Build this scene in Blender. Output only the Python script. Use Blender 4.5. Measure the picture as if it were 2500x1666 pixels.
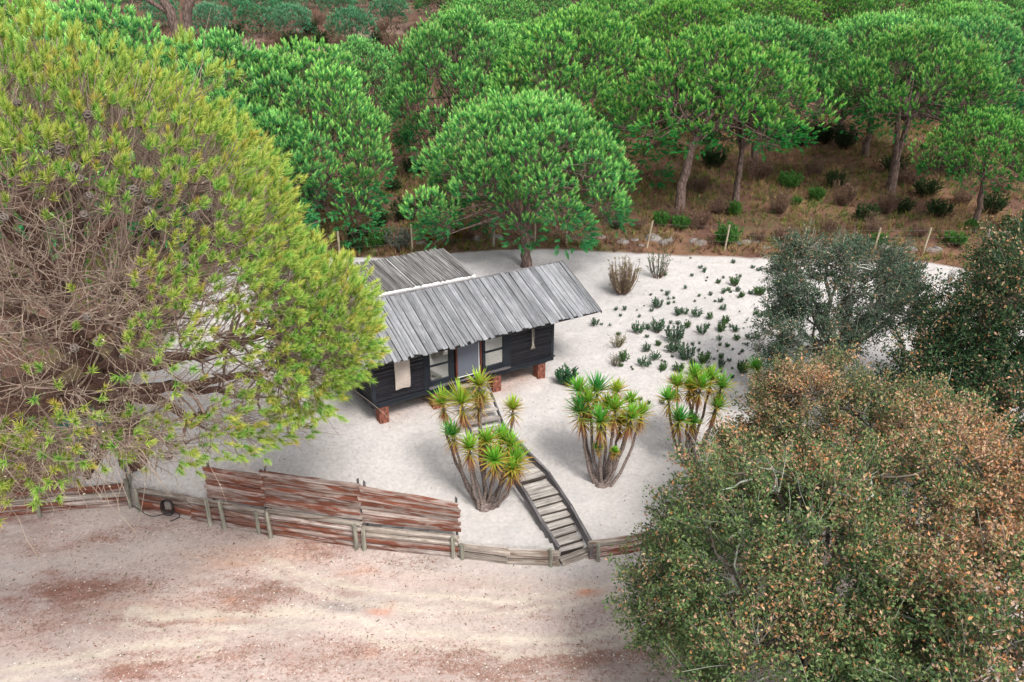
import bpy, math, random
import numpy as np
from mathutils import Vector, Matrix

for o in list(bpy.data.objects):
    bpy.data.objects.remove(o)
SC = bpy.context.scene
COL = SC.collection
R = math.radians

# ------------------------------------------------------------------ camera, sky, sun, exposure
PITCH, CAMZ = 23.5, 12.0
cam = bpy.data.cameras.new('camera')
cam.sensor_width = 36.0
cam.lens = 36.0 * 1950.0 / 2500.0
cam.clip_start, cam.clip_end = 0.1, 3000.0
camo = bpy.data.objects.new('camera', cam)
COL.objects.link(camo)
camo.location = (0, 0, CAMZ)
camo.rotation_euler = (R(90 - PITCH), 0, 0)
SC.camera = camo

SUN_EL, SUN_AZ = 52.0, 150.0        # azimuth clockwise from +Y
world = bpy.data.worlds.new('World')
SC.world = world
world.use_nodes = True
wn, wl = world.node_tree.nodes, world.node_tree.links
wn.clear()
sky = wn.new('ShaderNodeTexSky')
sky.sky_type = 'NISHITA'
sky.sun_disc = False
sky.sun_elevation = R(SUN_EL)
sky.sun_rotation = R(SUN_AZ)
sky.air_density, sky.dust_density, sky.ozone_density = 1.0, 3.0, 1.0
hsv = wn.new('ShaderNodeHueSaturation')           # an overcast sky is nearly grey
hsv.inputs['Saturation'].default_value = 0.18
bg = wn.new('ShaderNodeBackground')
bg.inputs['Strength'].default_value = 0.14
wo = wn.new('ShaderNodeOutputWorld')
wl.new(sky.outputs[0], hsv.inputs['Color'])
wl.new(hsv.outputs[0], bg.inputs['Color'])
wl.new(bg.outputs[0], wo.inputs['Surface'])
sl = bpy.data.lights.new('sun', 'SUN')
sl.energy, sl.angle, sl.color = 1.9, R(18), (1.0, 0.95, 0.88)
so = bpy.data.objects.new('sun', sl)
COL.objects.link(so)
so.location = (20, -30, 60)
sd = Vector((math.sin(R(SUN_AZ)) * math.cos(R(SUN_EL)), math.cos(R(SUN_AZ)) * math.cos(R(SUN_EL)), math.sin(R(SUN_EL))))
so.rotation_euler = sd.to_track_quat('Z', 'Y').to_euler()
SC.view_settings.view_transform = 'Standard'
SC.view_settings.look = 'None'
SC.view_settings.gamma = 1.0
SC.view_settings.use_curve_mapping = False
SC.view_settings.exposure = 0.80
SC.cycles.use_adaptive_sampling, SC.cycles.adaptive_threshold = True, 0.02
SC.cycles.max_bounces, SC.cycles.diffuse_bounces, SC.cycles.glossy_bounces = 4, 2, 2
SC.cycles.transmission_bounces, SC.cycles.transparent_max_bounces = 2, 6

# ------------------------------------------------------------------ numeric helpers
def hash2(ix, iy, s):
    h = (ix.astype(np.int64) * 374761393 + iy.astype(np.int64) * 668265263 + s * 974634777) & 0x7fffffff
    h = ((h ^ (h >> 13)) * 1274126177) & 0x7fffffff
    return ((h ^ (h >> 16)) & 0xffff) / 65535.0
def vnoise(x, y, s=0):
    x = np.asarray(x, float); y = np.asarray(y, float)
    ix, iy = np.floor(x), np.floor(y)
    fx, fy = x - ix, y - iy
    fx, fy = fx * fx * (3 - 2 * fx), fy * fy * (3 - 2 * fy)
    a, b = hash2(ix, iy, s), hash2(ix + 1, iy, s)
    c, d = hash2(ix, iy + 1, s), hash2(ix + 1, iy + 1, s)
    return (a * (1 - fx) + b * fx) * (1 - fy) + (c * (1 - fx) + d * fx) * fy
def fbm(x, y, s=0, n=4):
    t, a, w = 0, 1.0, 0
    for k in range(n):
        t = t + a * vnoise(x * 2 ** k + 17.3 * k, y * 2 ** k - 9.1 * k, s + k)
        w += a; a *= 0.5
    return t / w
def sstep(e0, e1, x):
    t = np.clip((x - e0) / (e1 - e0), 0, 1)
    return t * t * (3 - 2 * t)
def nrm(v):
    return v / np.maximum(np.linalg.norm(v, axis=-1, keepdims=True), 1e-9)

CP, SP, FPX = math.cos(R(PITCH)), math.sin(R(PITCH)), 1950.0
def ray(px, py):
    a, b = (px - 1250.0) / FPX, (py - 833.0) / FPX
    return np.array([a, CP - b * SP, -SP - b * CP])
def at_y(px, py, y):
    d = ray(px, py)
    return d * (y / d[1]) + np.array([0, 0, CAMZ])
def at_z(px, py, z):
    d = ray(px, py)
    return d * ((z - CAMZ) / d[2]) + np.array([0, 0, CAMZ])

# ------------------------------------------------------------------ terrain
WX = np.array([-60, -13.3, -11.0, -8.5, -6.6, -4.0, -1.4, 1.05, 2.2, 3.5, 6.5, 12, 60.])
WY = np.array([19.5, 18.9, 19.3, 18.45, 17.95, 17.35, 16.95, 16.62, 16.88, 17.25, 18.3, 19.0, 19.])
ROADZ = -1.4
def wall_y(x):
    return np.interp(x, WX, WY)
FX = np.array([-60, -14, -8.28, -4.58, -0.86, 2.56, 6.29, 9.8, 13.18, 16.47, 18.88, 20.6, 60.])
FY = np.array([32.5, 33.6, 34.2, 34.8, 35.75, 35.95, 35.6, 35.2, 34.9, 34.7, 34.6, 33.6, 33.])
def sand_edge_y(x):
    return np.interp(x, FX, FY)
STEP_Y = np.array([16.3, 16.75, 17.0, 18.5, 19.1, 20.3, 20.8])
STEP_X = np.array([1.75, 1.65, 1.50, 0.85, 0.55, -0.30, -0.60])
STEP_Z = np.array([-1.45, -1.40, -1.25, -0.60, -0.45, -0.25, -0.1])
def height(x, y):
    x = np.asarray(x, float); y = np.asarray(y, float)
    yw = wall_y(x)
    y0 = 23 + 3 * np.tanh((x + 1.5) / 4)
    s = np.clip((y - yw) / (y0 - yw), 0, 1)
    zw = np.interp(x, [-30, -1.9, -1.2, 2.6, 3.6, 30], [-0.80, -0.86, -1.08, -1.08, -1.02, -1.0])
    up = zw - zw * (s * 0.55 + 0.45 * s * s * (3 - 2 * s)) + 0.095 * np.maximum(y - y0, 0) * (y < 400)
    cap = 1.05 + 0.0 * x
    up = np.where(y > 34, np.minimum(up, cap) , up)
    yy = np.maximum(y - 36, 0)
    far = 0.075 * yy * (0.7 + 0.3 * np.tanh(yy / 30)) + 0.5 * (fbm(x / 14, y / 14, 5) - 0.5) * np.clip(yy / 12, 0, 1) * 2
    far = far + 0.16 * (fbm(x / 1.6, y / 1.6, 9) - 0.4) * np.clip(yy * 2, 0, 1)
    sandz = up + 0.07 * (fbm(x / 2.2, y / 2.2, 3) - 0.5) + 0.055 * (fbm(x / 0.42, y / 0.42, 21, 3) - 0.5) * (0.4 + 1.2 * sstep(0.4, 0.6, fbm(x / 3.1, y / 3.1, 25, 2)))
    roadz = ROADZ + 0.10 * (fbm(x / 3, y / 3, 4) - 0.5) + 0.02 * (fbm(x / 0.4, y / 0.4, 23) - 0.5)
    t = (y > yw + 0.02)
    # trench cut for the garden steps
    lx = np.interp(y, STEP_Y, STEP_X); lz = np.interp(y, STEP_Y, STEP_Z)
    cut = (np.abs(x - lx) < 0.50) & (y > 16.4) & (y < 20.7)
    sandz = np.where(cut, np.minimum(sandz, lz - 0.12), sandz)
    return np.where(t, sandz + far, roadz)
def gz(x, y):
    return float(height(np.array([x]), np.array([y]))[0])
TT = np.concatenate([np.arange(8, 60, 0.25), np.arange(60, 400, 1.0)])
def ground_at(px, py):
    d = ray(px, py); o = np.array([0, 0, CAMZ])
    lo, hi = 8.0, 300.0
    ts = TT
    for _ in range(3):
        p = o[None] + d[None] * ts[:, None]
        below = np.nonzero(p[:, 2] < height(p[:, 0], p[:, 1]))[0]
        if len(below) == 0: break
        i = below[0]
        hi = ts[i]; lo = ts[max(i - 1, 0)]
        ts = np.linspace(lo, hi, 12)
    return o + d * hi

# ------------------------------------------------------------------ mesh helpers
class Geo:
    def __init__(self):
        self.v, self.f3, self.f4, self.c, self.n = [], [], [], [], 0
        self.m3, self.m4 = [], []
    def add(self, v, f, col=None, mi=0):
        v = np.asarray(v, np.float32).reshape(-1, 3)
        f = np.asarray(f, np.int64)
        if len(v) == 0 or len(f) == 0: return
        (self.f3 if f.shape[1] == 3 else self.f4).append(f + self.n)
        (self.m3 if f.shape[1] == 3 else self.m4).append(np.full(len(f), mi, np.int32))
        self.v.append(v)
        if col is None: col = np.full((len(v), 3), 0.5, np.float32)
        col = np.asarray(col, np.float32)
        if col.ndim == 1: col = np.tile(col, (len(v), 1))
        self.c.append(col)
        self.n += len(v)
    def mesh(self, name, mats, smooth=False):
        me = bpy.data.meshes.new(name)
        V = np.concatenate(self.v)
        f3 = np.concatenate(self.f3) if self.f3 else np.zeros((0, 3), np.int64)
        f4 = np.concatenate(self.f4) if self.f4 else np.zeros((0, 4), np.int64)
        me.vertices.add(len(V)); me.vertices.foreach_set('co', V.ravel())
        li = np.concatenate([f3.ravel(), f4.ravel()]).astype(np.int32)
        me.loops.add(len(li)); me.loops.foreach_set('vertex_index', li)
        nf = len(f3) + len(f4)
        ls = np.concatenate([np.arange(len(f3)) * 3, len(f3) * 3 + np.arange(len(f4)) * 4]).astype(np.int32)
        me.polygons.add(nf); me.polygons.foreach_set('loop_start', ls)
        mi = np.concatenate(self.m3 + self.m4).astype(np.int32)
        for m in (mats if isinstance(mats, (list, tuple)) else [mats]): me.materials.append(m)
        me.polygons.foreach_set('material_index', mi)
        me.polygons.foreach_set('use_smooth', np.full(nf, smooth))
        C = np.concatenate(self.c)
        at = me.attributes.new('tint', 'FLOAT_COLOR', 'POINT')
        at.data.foreach_set('color', np.concatenate([C, np.ones((len(C), 1), np.float32)], 1).ravel())
        me.update(calc_edges=True)
        return me

def link(name, me, parent=None, loc=None, rot=None, mat=None):
    o = bpy.data.objects.new(name, me)
    COL.objects.link(o)
    if parent is not None: o.parent = parent
    if mat is not None: o.matrix_local = mat
    if loc is not None: o.location = loc
    if rot is not None: o.rotation_euler = rot
    return o
def tag(o, label=None, cat=None, group=None, kind=None):
    if label: o['label'] = label
    if cat: o['category'] = cat
    if group: o['group'] = group
    if kind: o['kind'] = kind
    return o
def thing(name, label, cat, loc=(0, 0, 0), rz=0.0, group=None):
    o = link(name, None, loc=loc, rot=(0, 0, rz))
    o.empty_display_size = 0.2
    return tag(o, label, cat, group)
def copy_tree(o, parent=None):
    c = o.copy()
    COL.objects.link(c)
    c.parent = parent
    for ch in list(o.children): copy_tree(ch, c)
    return c

def boxv(x0, x1, y0, y1, z0, z1):
    v = [(x0, y0, z0), (x1, y0, z0), (x1, y1, z0), (x0, y1, z0), (x0, y0, z1), (x1, y0, z1), (x1, y1, z1), (x0, y1, z1)]
    f = [(0, 3, 2, 1), (4, 5, 6, 7), (0, 1, 5, 4), (1, 2, 6, 5), (2, 3, 7, 6), (3, 0, 4, 7)]
    return np.array(v, float), np.array(f)
def bbox_geo(boxes, col=None):
    g = Geo()
    for b in boxes: g.add(*boxv(*b), col=col)
    return g
def box_part(name, b, mat, parent, bevel=0.0):
    x0, x1, y0, y1, z0, z1 = b
    c = ((x0 + x1) / 2, (y0 + y1) / 2, (z0 + z1) / 2)
    e = min(bevel, (x1 - x0) / 3, (y1 - y0) / 3, (z1 - z0) / 3)
    if e <= 0:
        g = bbox_geo([(x0 - c[0], x1 - c[0], y0 - c[1], y1 - c[1], z0 - c[2], z1 - c[2])])
    else:       # chamfered box: 24 vertices
        hx, hy, hz = (x1 - x0) / 2, (y1 - y0) / 2, (z1 - z0) / 2
        import bmesh
        bm = bmesh.new()
        bmesh.ops.create_cube(bm, size=1.0)
        for v in bm.verts: v.co = (v.co.x * 2 * hx, v.co.y * 2 * hy, v.co.z * 2 * hz)
        bmesh.ops.bevel(bm, geom=list(bm.edges), offset=e, segments=1, affect='EDGES')
        me = bpy.data.meshes.new(name); bm.to_mesh(me); bm.free(); me.materials.append(mat)
        return link(name, me, parent, loc=c)
    return link(name, g.mesh(name, mat), parent, loc=c)

def tubes(P, Rr, sides=4, cap=False):
    """P (n,k,3), Rr (n,k) -> verts, quads for n tapered tubes"""
    P = np.asarray(P, float); n, k = P.shape[:2]
    T = nrm(np.gradient(P, axis=1))
    mean = nrm(P[:, -1] - P[:, 0])
    ref = np.where(np.abs(mean[:, 2:3]) > 0.8, np.array([[1.0, 0.1, 0]]), np.array([[0.05, 0.1, 1.0]]))
    A = nrm(np.cross(T, ref[:, None, :]))
    B = np.cross(T, A)
    an = np.arange(sides) * 2 * np.pi / sides
    ring = A[:, :, None, :] * np.cos(an)[None, None, :, None] + B[:, :, None, :] * np.sin(an)[None, None, :, None]
    V = P[:, :, None, :] + ring * np.asarray(Rr)[:, :, None, None]
    idx = np.arange(n * k * sides).reshape(n, k, sides)
    a = idx[:, :-1, :]; b = idx[:, 1:, :]
    F = np.stack([a, np.roll(a, -1, 2), np.roll(b, -1, 2), b], -1).reshape(-1, 4)
    return V.reshape(-1, 3), F
def bez(p0, p1, p2, k):
    t = np.linspace(0, 1, k)[None, :, None]
    return (1 - t) ** 2 * p0[:, None, :] + 2 * t * (1 - t) * p1[:, None, :] + t * t * p2[:, None, :]
def perp_frame(d):
    ref = np.where(np.abs(d[..., 2:3]) > 0.9, np.array([1.0, 0, 0]), np.array([0, 0, 1.0]))
    a = nrm(np.cross(d, ref)); return a, np.cross(d, a)

def needles(rng, P, D, shoot, nlen, m, w, spread, colb, colt, grad=0.0):
    """tufts at P (n,3) along D (n,3); m thin triangular needles each. colb/colt (n,3): base and tip tints"""
    n = len(P)
    a, b = perp_frame(D)
    t = rng.random((n, m)) ** 0.8
    ph = rng.random((n, m)) * 2 * np.pi
    sp = spread[0] + (spread[1] - spread[0]) * (1 - t) + rng.normal(0, 0.12, (n, m))
    rad = a[:, None] * np.cos(ph)[..., None] + b[:, None] * np.sin(ph)[..., None]
    dirn = nrm(D[:, None] * np.cos(sp)[..., None] + rad * np.sin(sp)[..., None])
    shoot = np.asarray(shoot).reshape(-1, 1); nlen = np.asarray(nlen).reshape(-1, 1)
    base = P[:, None] + D[:, None] * (t * shoot)[..., None]
    L = (nlen * (0.75 + 0.5 * rng.random((n, m))))[..., None]
    side = nrm(np.cross(dirn, rng.normal(0, 1, (n, m, 3)))) * w
    tip = base + dirn * L
    V = np.stack([base - side, base + side, tip], 2).reshape(-1, 3)
    F = np.arange(n * m * 3).reshape(-1, 3)
    j = 0.8 + 0.4 * rng.random((n, m, 1))
    cb = colb[:, None] * j; ct = colt[:, None] * j
    if grad:
        g_ = (t ** 1.5)[..., None] * grad  # paler up the shoot: new growth plus painted top light
        cb, ct = cb * (1 - g_) + ct * g_, cb * (1 - g_ - 0.25 * (1 - grad)) + ct * (g_ + 0.25 * (1 - grad))
    Cc = np.stack([cb, cb, ct], 2).reshape(-1, 3)
    return V, F, Cc

# ------------------------------------------------------------------ materials
def newmat(name):
    m = bpy.data.materials.new(name)
    m.use_nodes = True
    nt = m.node_tree
    nt.nodes.clear()
    out = nt.nodes.new('ShaderNodeOutputMaterial')
    return m, nt, out
def N(nt, typ, **kw):
    n = nt.nodes.new(typ)
    for k, v in kw.items():
        if k.startswith('i_'):
            n.inputs[k[2:].replace('_', ' ')].default_value = v
        else: setattr(n, k, v)
    return n
def ramp(nt, src, stops, interp='LINEAR'):
    r = nt.nodes.new('ShaderNodeValToRGB')
    r.color_ramp.interpolation = interp
    els = r.color_ramp.elements
    while len(els) < len(stops): els.new(0.5)
    for e, (p, c) in zip(els, stops):
        e.position = p
        e.color = (c[0], c[1], c[2], 1) if not isinstance(c, (int, float)) else (c, c, c, 1)
    nt.links.new(src, r.inputs[0])
    return r.outputs[0]
def mixc(nt, fac, a, b, typ='MIX'):
    m = nt.nodes.new('ShaderNodeMix')
    m.data_type = 'RGBA'; m.blend_type = typ
    for sock, val in ((m.inputs[0], fac), (m.inputs[6], a), (m.inputs[7], b)):
        if isinstance(val, (int, float)): sock.default_value = val
        elif isinstance(val, tuple): sock.default_value = (val[0], val[1], val[2], 1)
        else: nt.links.new(val, sock)
    return m.outputs[2]
def noise(nt, vec, scale, detail=4, rough=0.6, dist=0.0):
    n = nt.nodes.new('ShaderNodeTexNoise')
    n.inputs['Scale'].default_value = scale; n.inputs['Detail'].default_value = detail
    n.inputs['Roughness'].default_value = rough; n.inputs['Distortion'].default_value = dist
    if vec is not None: nt.links.new(vec, n.inputs['Vector'])
    return n.outputs[0]
def mapping(nt, vec, scale=(1, 1, 1), rot=(0, 0, 0), loc=None):
    m = nt.nodes.new('ShaderNodeMapping')
    m.inputs['Scale'].default_value = scale; m.inputs['Rotation'].default_value = rot
    nt.links.new(vec, m.inputs['Vector'])
    if loc is not None: nt.links.new(loc, m.inputs['Location'])
    return m.outputs[0]
def bump(nt, h, strength=0.4, dist=0.02):
    b = nt.nodes.new('ShaderNodeBump')
    b.inputs['Strength'].default_value = strength; b.inputs['Distance'].default_value = dist
    nt.links.new(h, b.inputs['Height'])
    return b.outputs[0]
def principled(nt, out, col, rough=0.8, spec=0.3, nor=None, metallic=0.0):
    p = nt.nodes.new('ShaderNodeBsdfPrincipled')
    if isinstance(col, tuple): p.inputs['Base Color'].default_value = (*col, 1)
    else: nt.links.new(col, p.inputs['Base Color'])
    if isinstance(rough, (int, float)): p.inputs['Roughness'].default_value = rough
    else: nt.links.new(rough, p.inputs['Roughness'])
    p.inputs['Specular IOR Level'].default_value = spec
    p.inputs['Metallic'].default_value = metallic
    if nor is not None: nt.links.new(nor, p.inputs['Normal'])
    nt.links.new(p.outputs[0], out.inputs['Surface'])
    return p
def tint_out(nt):
    a = nt.nodes.new('ShaderNodeAttribute'); a.attribute_name = 'tint'; return a.outputs['Color']
def objrand(nt):
    return nt.nodes.new('ShaderNodeObjectInfo').outputs['Random']
def rand_loc(nt):
    r = objrand(nt)
    c = nt.nodes.new('ShaderNodeCombineXYZ')
    m = nt.nodes.new('ShaderNodeMath'); m.operation = 'MULTIPLY'; m.inputs[1].default_value = 91.0
    nt.links.new(r, m.inputs[0])
    for k in range(3): nt.links.new(m.outputs[0], c.inputs[k])
    return c.outputs[0], r
def obj_coord(nt): return nt.nodes.new('ShaderNodeTexCoord').outputs['Object']

def leaf_mat(name, trans=0.25, rough=0.55, spec=0.25, vary=0.0):
    m, nt, out = newmat(name)
    t = tint_out(nt)
    if vary:
        r = objrand(nt)
        hs = nt.nodes.new('ShaderNodeHueSaturation')
        for sock, lo, hi in (('Hue', 0.5 - 0.004 * vary, 0.5 + 0.014 * vary), ('Value', 1 - 0.04 * vary, 1 + 0.22 * vary), ('Saturation', 1 + 0.08 * vary, 1 - 0.04 * vary)):
            mr = nt.nodes.new('ShaderNodeMapRange'); mr.inputs['To Min'].default_value = lo; mr.inputs['To Max'].default_value = hi
            nt.links.new(r, mr.inputs['Value']); nt.links.new(mr.outputs[0], hs.inputs[sock])
        nt.links.new(t, hs.inputs['Color']); t = hs.outputs[0]
    p = principled(nt, out, t, rough, spec)
    tr = nt.nodes.new('ShaderNodeBsdfTranslucent')
    nt.links.new(t, tr.inputs['Color'])
    mx = nt.nodes.new('ShaderNodeMixShader'); mx.inputs[0].default_value = trans
    nt.links.new(p.outputs[0], mx.inputs[1]); nt.links.new(tr.outputs[0], mx.inputs[2])
    nt.links.new(mx.outputs[0], out.inputs['Surface'])
    return m
def wood_mat(name, c_dark, c_mid, c_light, lichen=None, lich_amt=0.55, grain=(1.2, 30, 30), rough=0.85, var=0.3, bstr=0.5, warm=None, warm_amt=0.5):
    """planks along local X"""
    m, nt, out = newmat(name)
    loc, r = rand_loc(nt)
    oc = obj_coord(nt)
    v = mapping(nt, oc, grain, loc=loc)
    n1 = noise(nt, v, 1.0, 6, 0.65, 0.4)
    col = ramp(nt, n1, [(0.30, c_dark), (0.48, c_mid), (0.68, c_light)])
    v2 = mapping(nt, oc, (1, 1, 1), loc=loc)
    n2 = noise(nt, v2, 2.2, 4, 0.6)
    if warm:
        nw = noise(nt, mapping(nt, oc, (0.9, 7, 7), loc=loc), 1.0, 5, 0.6, 0.8)
        fw = ramp(nt, nw, [(warm_amt - 0.06, 0.0), (warm_amt + 0.06, 1.0)])
        nwb = noise(nt, mapping(nt, oc, (3, 60, 60), loc=loc), 1.0, 4, 0.6)
        cw = mixc(nt, nwb, tuple(c * 0.45 for c in warm), tuple(min(1, c * 1.5) for c in warm))
        col = mixc(nt, fw, col, cw)
    dirt = ramp(nt, n2, [(0.3, 0.72), (0.7, 1.1)])
    col = mixc(nt, 1.0, col, dirt, 'MULTIPLY')
    rv = ramp(nt, r, [(0.0, 1 - var), (1.0, 1 + var * 0.6)])
    col = mixc(nt, 1.0, col, rv, 'MULTIPLY')
    if lichen:
        n3 = noise(nt, v2, 13, 4, 0.7)
        lf = ramp(nt, n3, [(lich_amt, 0.0), (lich_amt + 0.06, 1.0)])
        col = mixc(nt, lf, col, lichen)
    nb = noise(nt, mapping(nt, oc, (grain[0] * 2, grain[1] * 2, grain[2] * 2), loc=loc), 1.0, 4, 0.6)
    principled(nt, out, col, rough, 0.2, bump(nt, nb, bstr, 0.01))
    return m
def bark_mat(name, c_dark, c_light, scale=6.0, stretch=0.35, lichen=None, amt=0.6):
    m, nt, out = newmat(name)
    oc = obj_coord(nt)
    v = mapping(nt, oc, (1, 1, stretch))
    vo = nt.nodes.new('ShaderNodeTexVoronoi'); vo.feature = 'DISTANCE_TO_EDGE'; vo.inputs['Scale'].default_value = scale
    nt.links.new(v, vo.inputs['Vector'])
    n1 = noise(nt, v, scale * 1.6, 6, 0.7)
    crack = ramp(nt, vo.outputs['Distance'], [(0.0, 0.45), (0.14, 1.0)])
    col = ramp(nt, n1, [(0.3, c_dark), (0.7, c_light)])
    col = mixc(nt, 1.0, col, crack, 'MULTIPLY')
    if lichen:
        n3 = noise(nt, oc, 5.0, 5, 0.7)
        col = mixc(nt, ramp(nt, n3, [(amt, 0.0), (amt + 0.08, 1.0)]), col, lichen)
    hh = mixc(nt, 0.5, crack, n1)
    principled(nt, out, col, 0.9, 0.15, bump(nt, hh, 0.8, 0.04))
    return m
def plain(name, col, rough=0.7, spec=0.3, nscale=8.0, var=0.2, bs=0.15):
    m, nt, out = newmat(name)
    oc = obj_coord(nt)
    n1 = noise(nt, oc, nscale, 5, 0.6)
    c = mixc(nt, 1.0, col, ramp(nt, n1, [(0.3, 1 - var), (0.7, 1 + var)]), 'MULTIPLY')
    principled(nt, out, c, rough, spec, bump(nt, n1, bs, 0.01))
    return m

M = {}
M['needle'] = leaf_mat('pine_needles', 0.22, 0.6, 0.12)
M['pineneedle'] = leaf_mat('stone_pine_needles', 0.2, 0.6, 0.10, 1.0)
M['leaf'] = leaf_mat('oak_leaves', 0.25, 0.5, 0.18)
M['yucca'] = leaf_mat('yucca_leaves', 0.25, 0.5, 0.15)
M['grass'] = leaf_mat('dry_grass', 0.2, 0.8, 0.1)
M['twig'] = leaf_mat('twig_bark', 0.0, 0.9, 0.1)
M['pinebark'] = bark_mat('pine_bark', (0.075, 0.05, 0.042), (0.30, 0.215, 0.185), 7.0, 0.3)
M['herobark'] = bark_mat('lichen_pine_bark', (0.07, 0.04, 0.03), (0.24, 0.15, 0.12), 9.0, 0.5, (0.42, 0.40, 0.30), 0.62)
M['oakbark'] = bark_mat('oak_bark', (0.06, 0.05, 0.045), (0.26, 0.235, 0.21), 8.0, 0.35, (0.40, 0.43, 0.36), 0.52)
M['yuccastem'] = bark_mat('yucca_stem', (0.13, 0.10, 0.09), (0.36, 0.29, 0.26), 9.0, 1.8, (0.62, 0.58, 0.54), 0.66)
M['roofwood'] = wood_mat('weathered_roof_plank', (0.115, 0.12, 0.13), (0.215, 0.22, 0.235), (0.35, 0.35, 0.365), (0.46, 0.47, 0.43), 0.64, (0.9, 26, 26), var=0.32)
M['roofback'] = plain('roof_underlay', (0.025, 0.023, 0.022), 0.9)
M['blackwood'] = wood_mat('black_painted_board', (0.007, 0.007, 0.010), (0.013, 0.013, 0.018), (0.026, 0.024, 0.028), None, 0.6, (1.0, 22, 22), 0.55, 0.35, 0.3)
M['blacktrim'] = wood_mat('black_painted_trim', (0.009, 0.011, 0.015), (0.017, 0.021, 0.028), (0.030, 0.036, 0.046), None, 0.6, (1.0, 18, 18), 0.5, 0.2, 0.2)
M['gapline'] = plain('pale_board_edge', (0.40, 0.37, 0.35), 0.8)
M['rawboard'] = wood_mat('weathered_shutter', (0.16, 0.12, 0.10), (0.40, 0.34, 0.30), (0.62, 0.56, 0.50), None, 0.6, (60, 60, 3.5), var=0.1)
M['redframe'] = wood_mat('red_brown_frame', (0.07, 0.02, 0.014), (0.12, 0.035, 0.024), (0.17, 0.055, 0.04), None, 0.6, (8, 8, 1), 0.5, 0.15, 0.2)
M['brick'] = None
M['pole'] = wood_mat('grey_pole', (0.07, 0.065, 0.062), (0.20, 0.19, 0.185), (0.38, 0.37, 0.365), (0.6, 0.6, 0.57), 0.68, (0.8, 20, 20), var=0.4)
M['whitewood'] = plain('white_paint', (0.78, 0.78, 0.78), 0.5, 0.3, 5.0, 0.06, 0.05)
M['slab'] = wood_mat('bark_slab', (0.16, 0.12, 0.105), (0.36, 0.29, 0.26), (0.58, 0.52, 0.49), None, 0.6, (0.8, 26, 26), var=0.3, warm=(0.17, 0.07, 0.048), warm_amt=0.53, bstr=0.9)
M['slabred'] = wood_mat('red_bark_slab', (0.12, 0.085, 0.072), (0.29, 0.215, 0.185), (0.50, 0.44, 0.41), None, 0.6, (0.8, 26, 26), var=0.3, warm=(0.19, 0.066, 0.042), warm_amt=0.49, bstr=0.9)
M['greylog'] = wood_mat('grey_log', (0.12, 0.10, 0.085), (0.31, 0.265, 0.23), (0.52, 0.47, 0.42), None, 0.6, (0.8, 24, 24), var=0.25, warm=(0.16, 0.10, 0.07), warm_amt=0.6, bstr=0.9)
M['stairwood'] = wood_mat('weathered_stair', (0.13, 0.115, 0.105), (0.34, 0.31, 0.285), (0.58, 0.545, 0.51), None, 0.6, (1.2, 22, 22), var=0.22, bstr=0.6)
M['railwood'] = wood_mat('dark_stair_beam', (0.05, 0.046, 0.05), (0.13, 0.12, 0.125), (0.27, 0.255, 0.26), None, 0.6, (1.2, 22, 22), var=0.25, bstr=0.6)
M['darkwood'] = wood_mat('dark_riser_wood', (0.03, 0.024, 0.02), (0.06, 0.048, 0.042), (0.10, 0.085, 0.075), None, 0.6, (1.2, 22, 22), var=0.2)  # very dark brown wood for the step risers
M['post'] = wood_mat('green_grey_post', (0.10, 0.095, 0.075), (0.25, 0.24, 0.195), (0.42, 0.40, 0.34), (0.24, 0.30, 0.17), 0.6, (1.5, 22, 22), var=0.25)
M['fencepost'] = wood_mat('pale_fence_post', (0.26, 0.21, 0.14), (0.48, 0.40, 0.28), (0.62, 0.55, 0.42), None, 0.6, (1.5, 30, 30), var=0.25)
M['metal'] = plain('wire', (0.16, 0.14, 0.13), 0.5, 0.4)
M['black'] = plain('black_rubber', (0.012, 0.012, 0.013), 0.45, 0.4)
M['rope'] = plain('grey_rope', (0.30, 0.27, 0.23), 0.9, 0.1, 60, 0.4, 0.4)
M['redrope'] = plain('red_rope', (0.42, 0.02, 0.03), 0.7, 0.2, 40, 0.3, 0.3)
M['netting'] = plain('teal_netting', (0.03, 0.22, 0.20), 0.6, 0.3)
M['cone'] = leaf_mat('cone_scales', 0.0, 0.8, 0.2)
M['pane_backing'] = plain('cream_backing', (0.80, 0.75, 0.67), 0.9, 0.1, 3, 0.08, 0.0)  # cream tone stands in for bright sand reflected in the panes
M['rock'] = None

def brick_mat():
    m, nt, out = newmat('red_pier')
    oc = obj_coord(nt)
    n1 = noise(nt, oc, 9, 6, 0.65)
    n2 = noise(nt, mapping(nt, oc, (14, 14, 5)), 1.0, 5, 0.6, 0.5)
    col = ramp(nt, n1, [(0.3, (0.15, 0.052, 0.036)), (0.55, (0.27, 0.098, 0.065)), (0.75, (0.40, 0.19, 0.135))])
    col = mixc(nt, ramp(nt, n2, [(0.46, 0.0), (0.6, 0.85)]), col, (0.055, 0.032, 0.03))
    principled(nt, out, col, 0.9, 0.15, bump(nt, n1, 0.5, 0.02))
    return m
M['brick'] = brick_mat()
def rock_mat():
    m, nt, out = newmat('pale_rock')
    loc, r = rand_loc(nt)
    v = mapping(nt, obj_coord(nt), (1, 1, 1), loc=loc)
    n1 = noise(nt, v, 4, 7, 0.65); n2 = noise(nt, v, 1.6, 4, 0.6)
    col = ramp(nt, n1, [(0.3, (0.10, 0.085, 0.078)), (0.5, (0.20, 0.18, 0.17)), (0.72, (0.34, 0.315, 0.30))])
    col = mixc(nt, ramp(nt, n2, [(0.5, 0.0), (0.7, 0.7)]), col, (0.20, 0.13, 0.10))
    principled(nt, out, col, 0.9, 0.2, bump(nt, n1, 0.8, 0.05))
    return m
M['rock'] = rock_mat()
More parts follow.
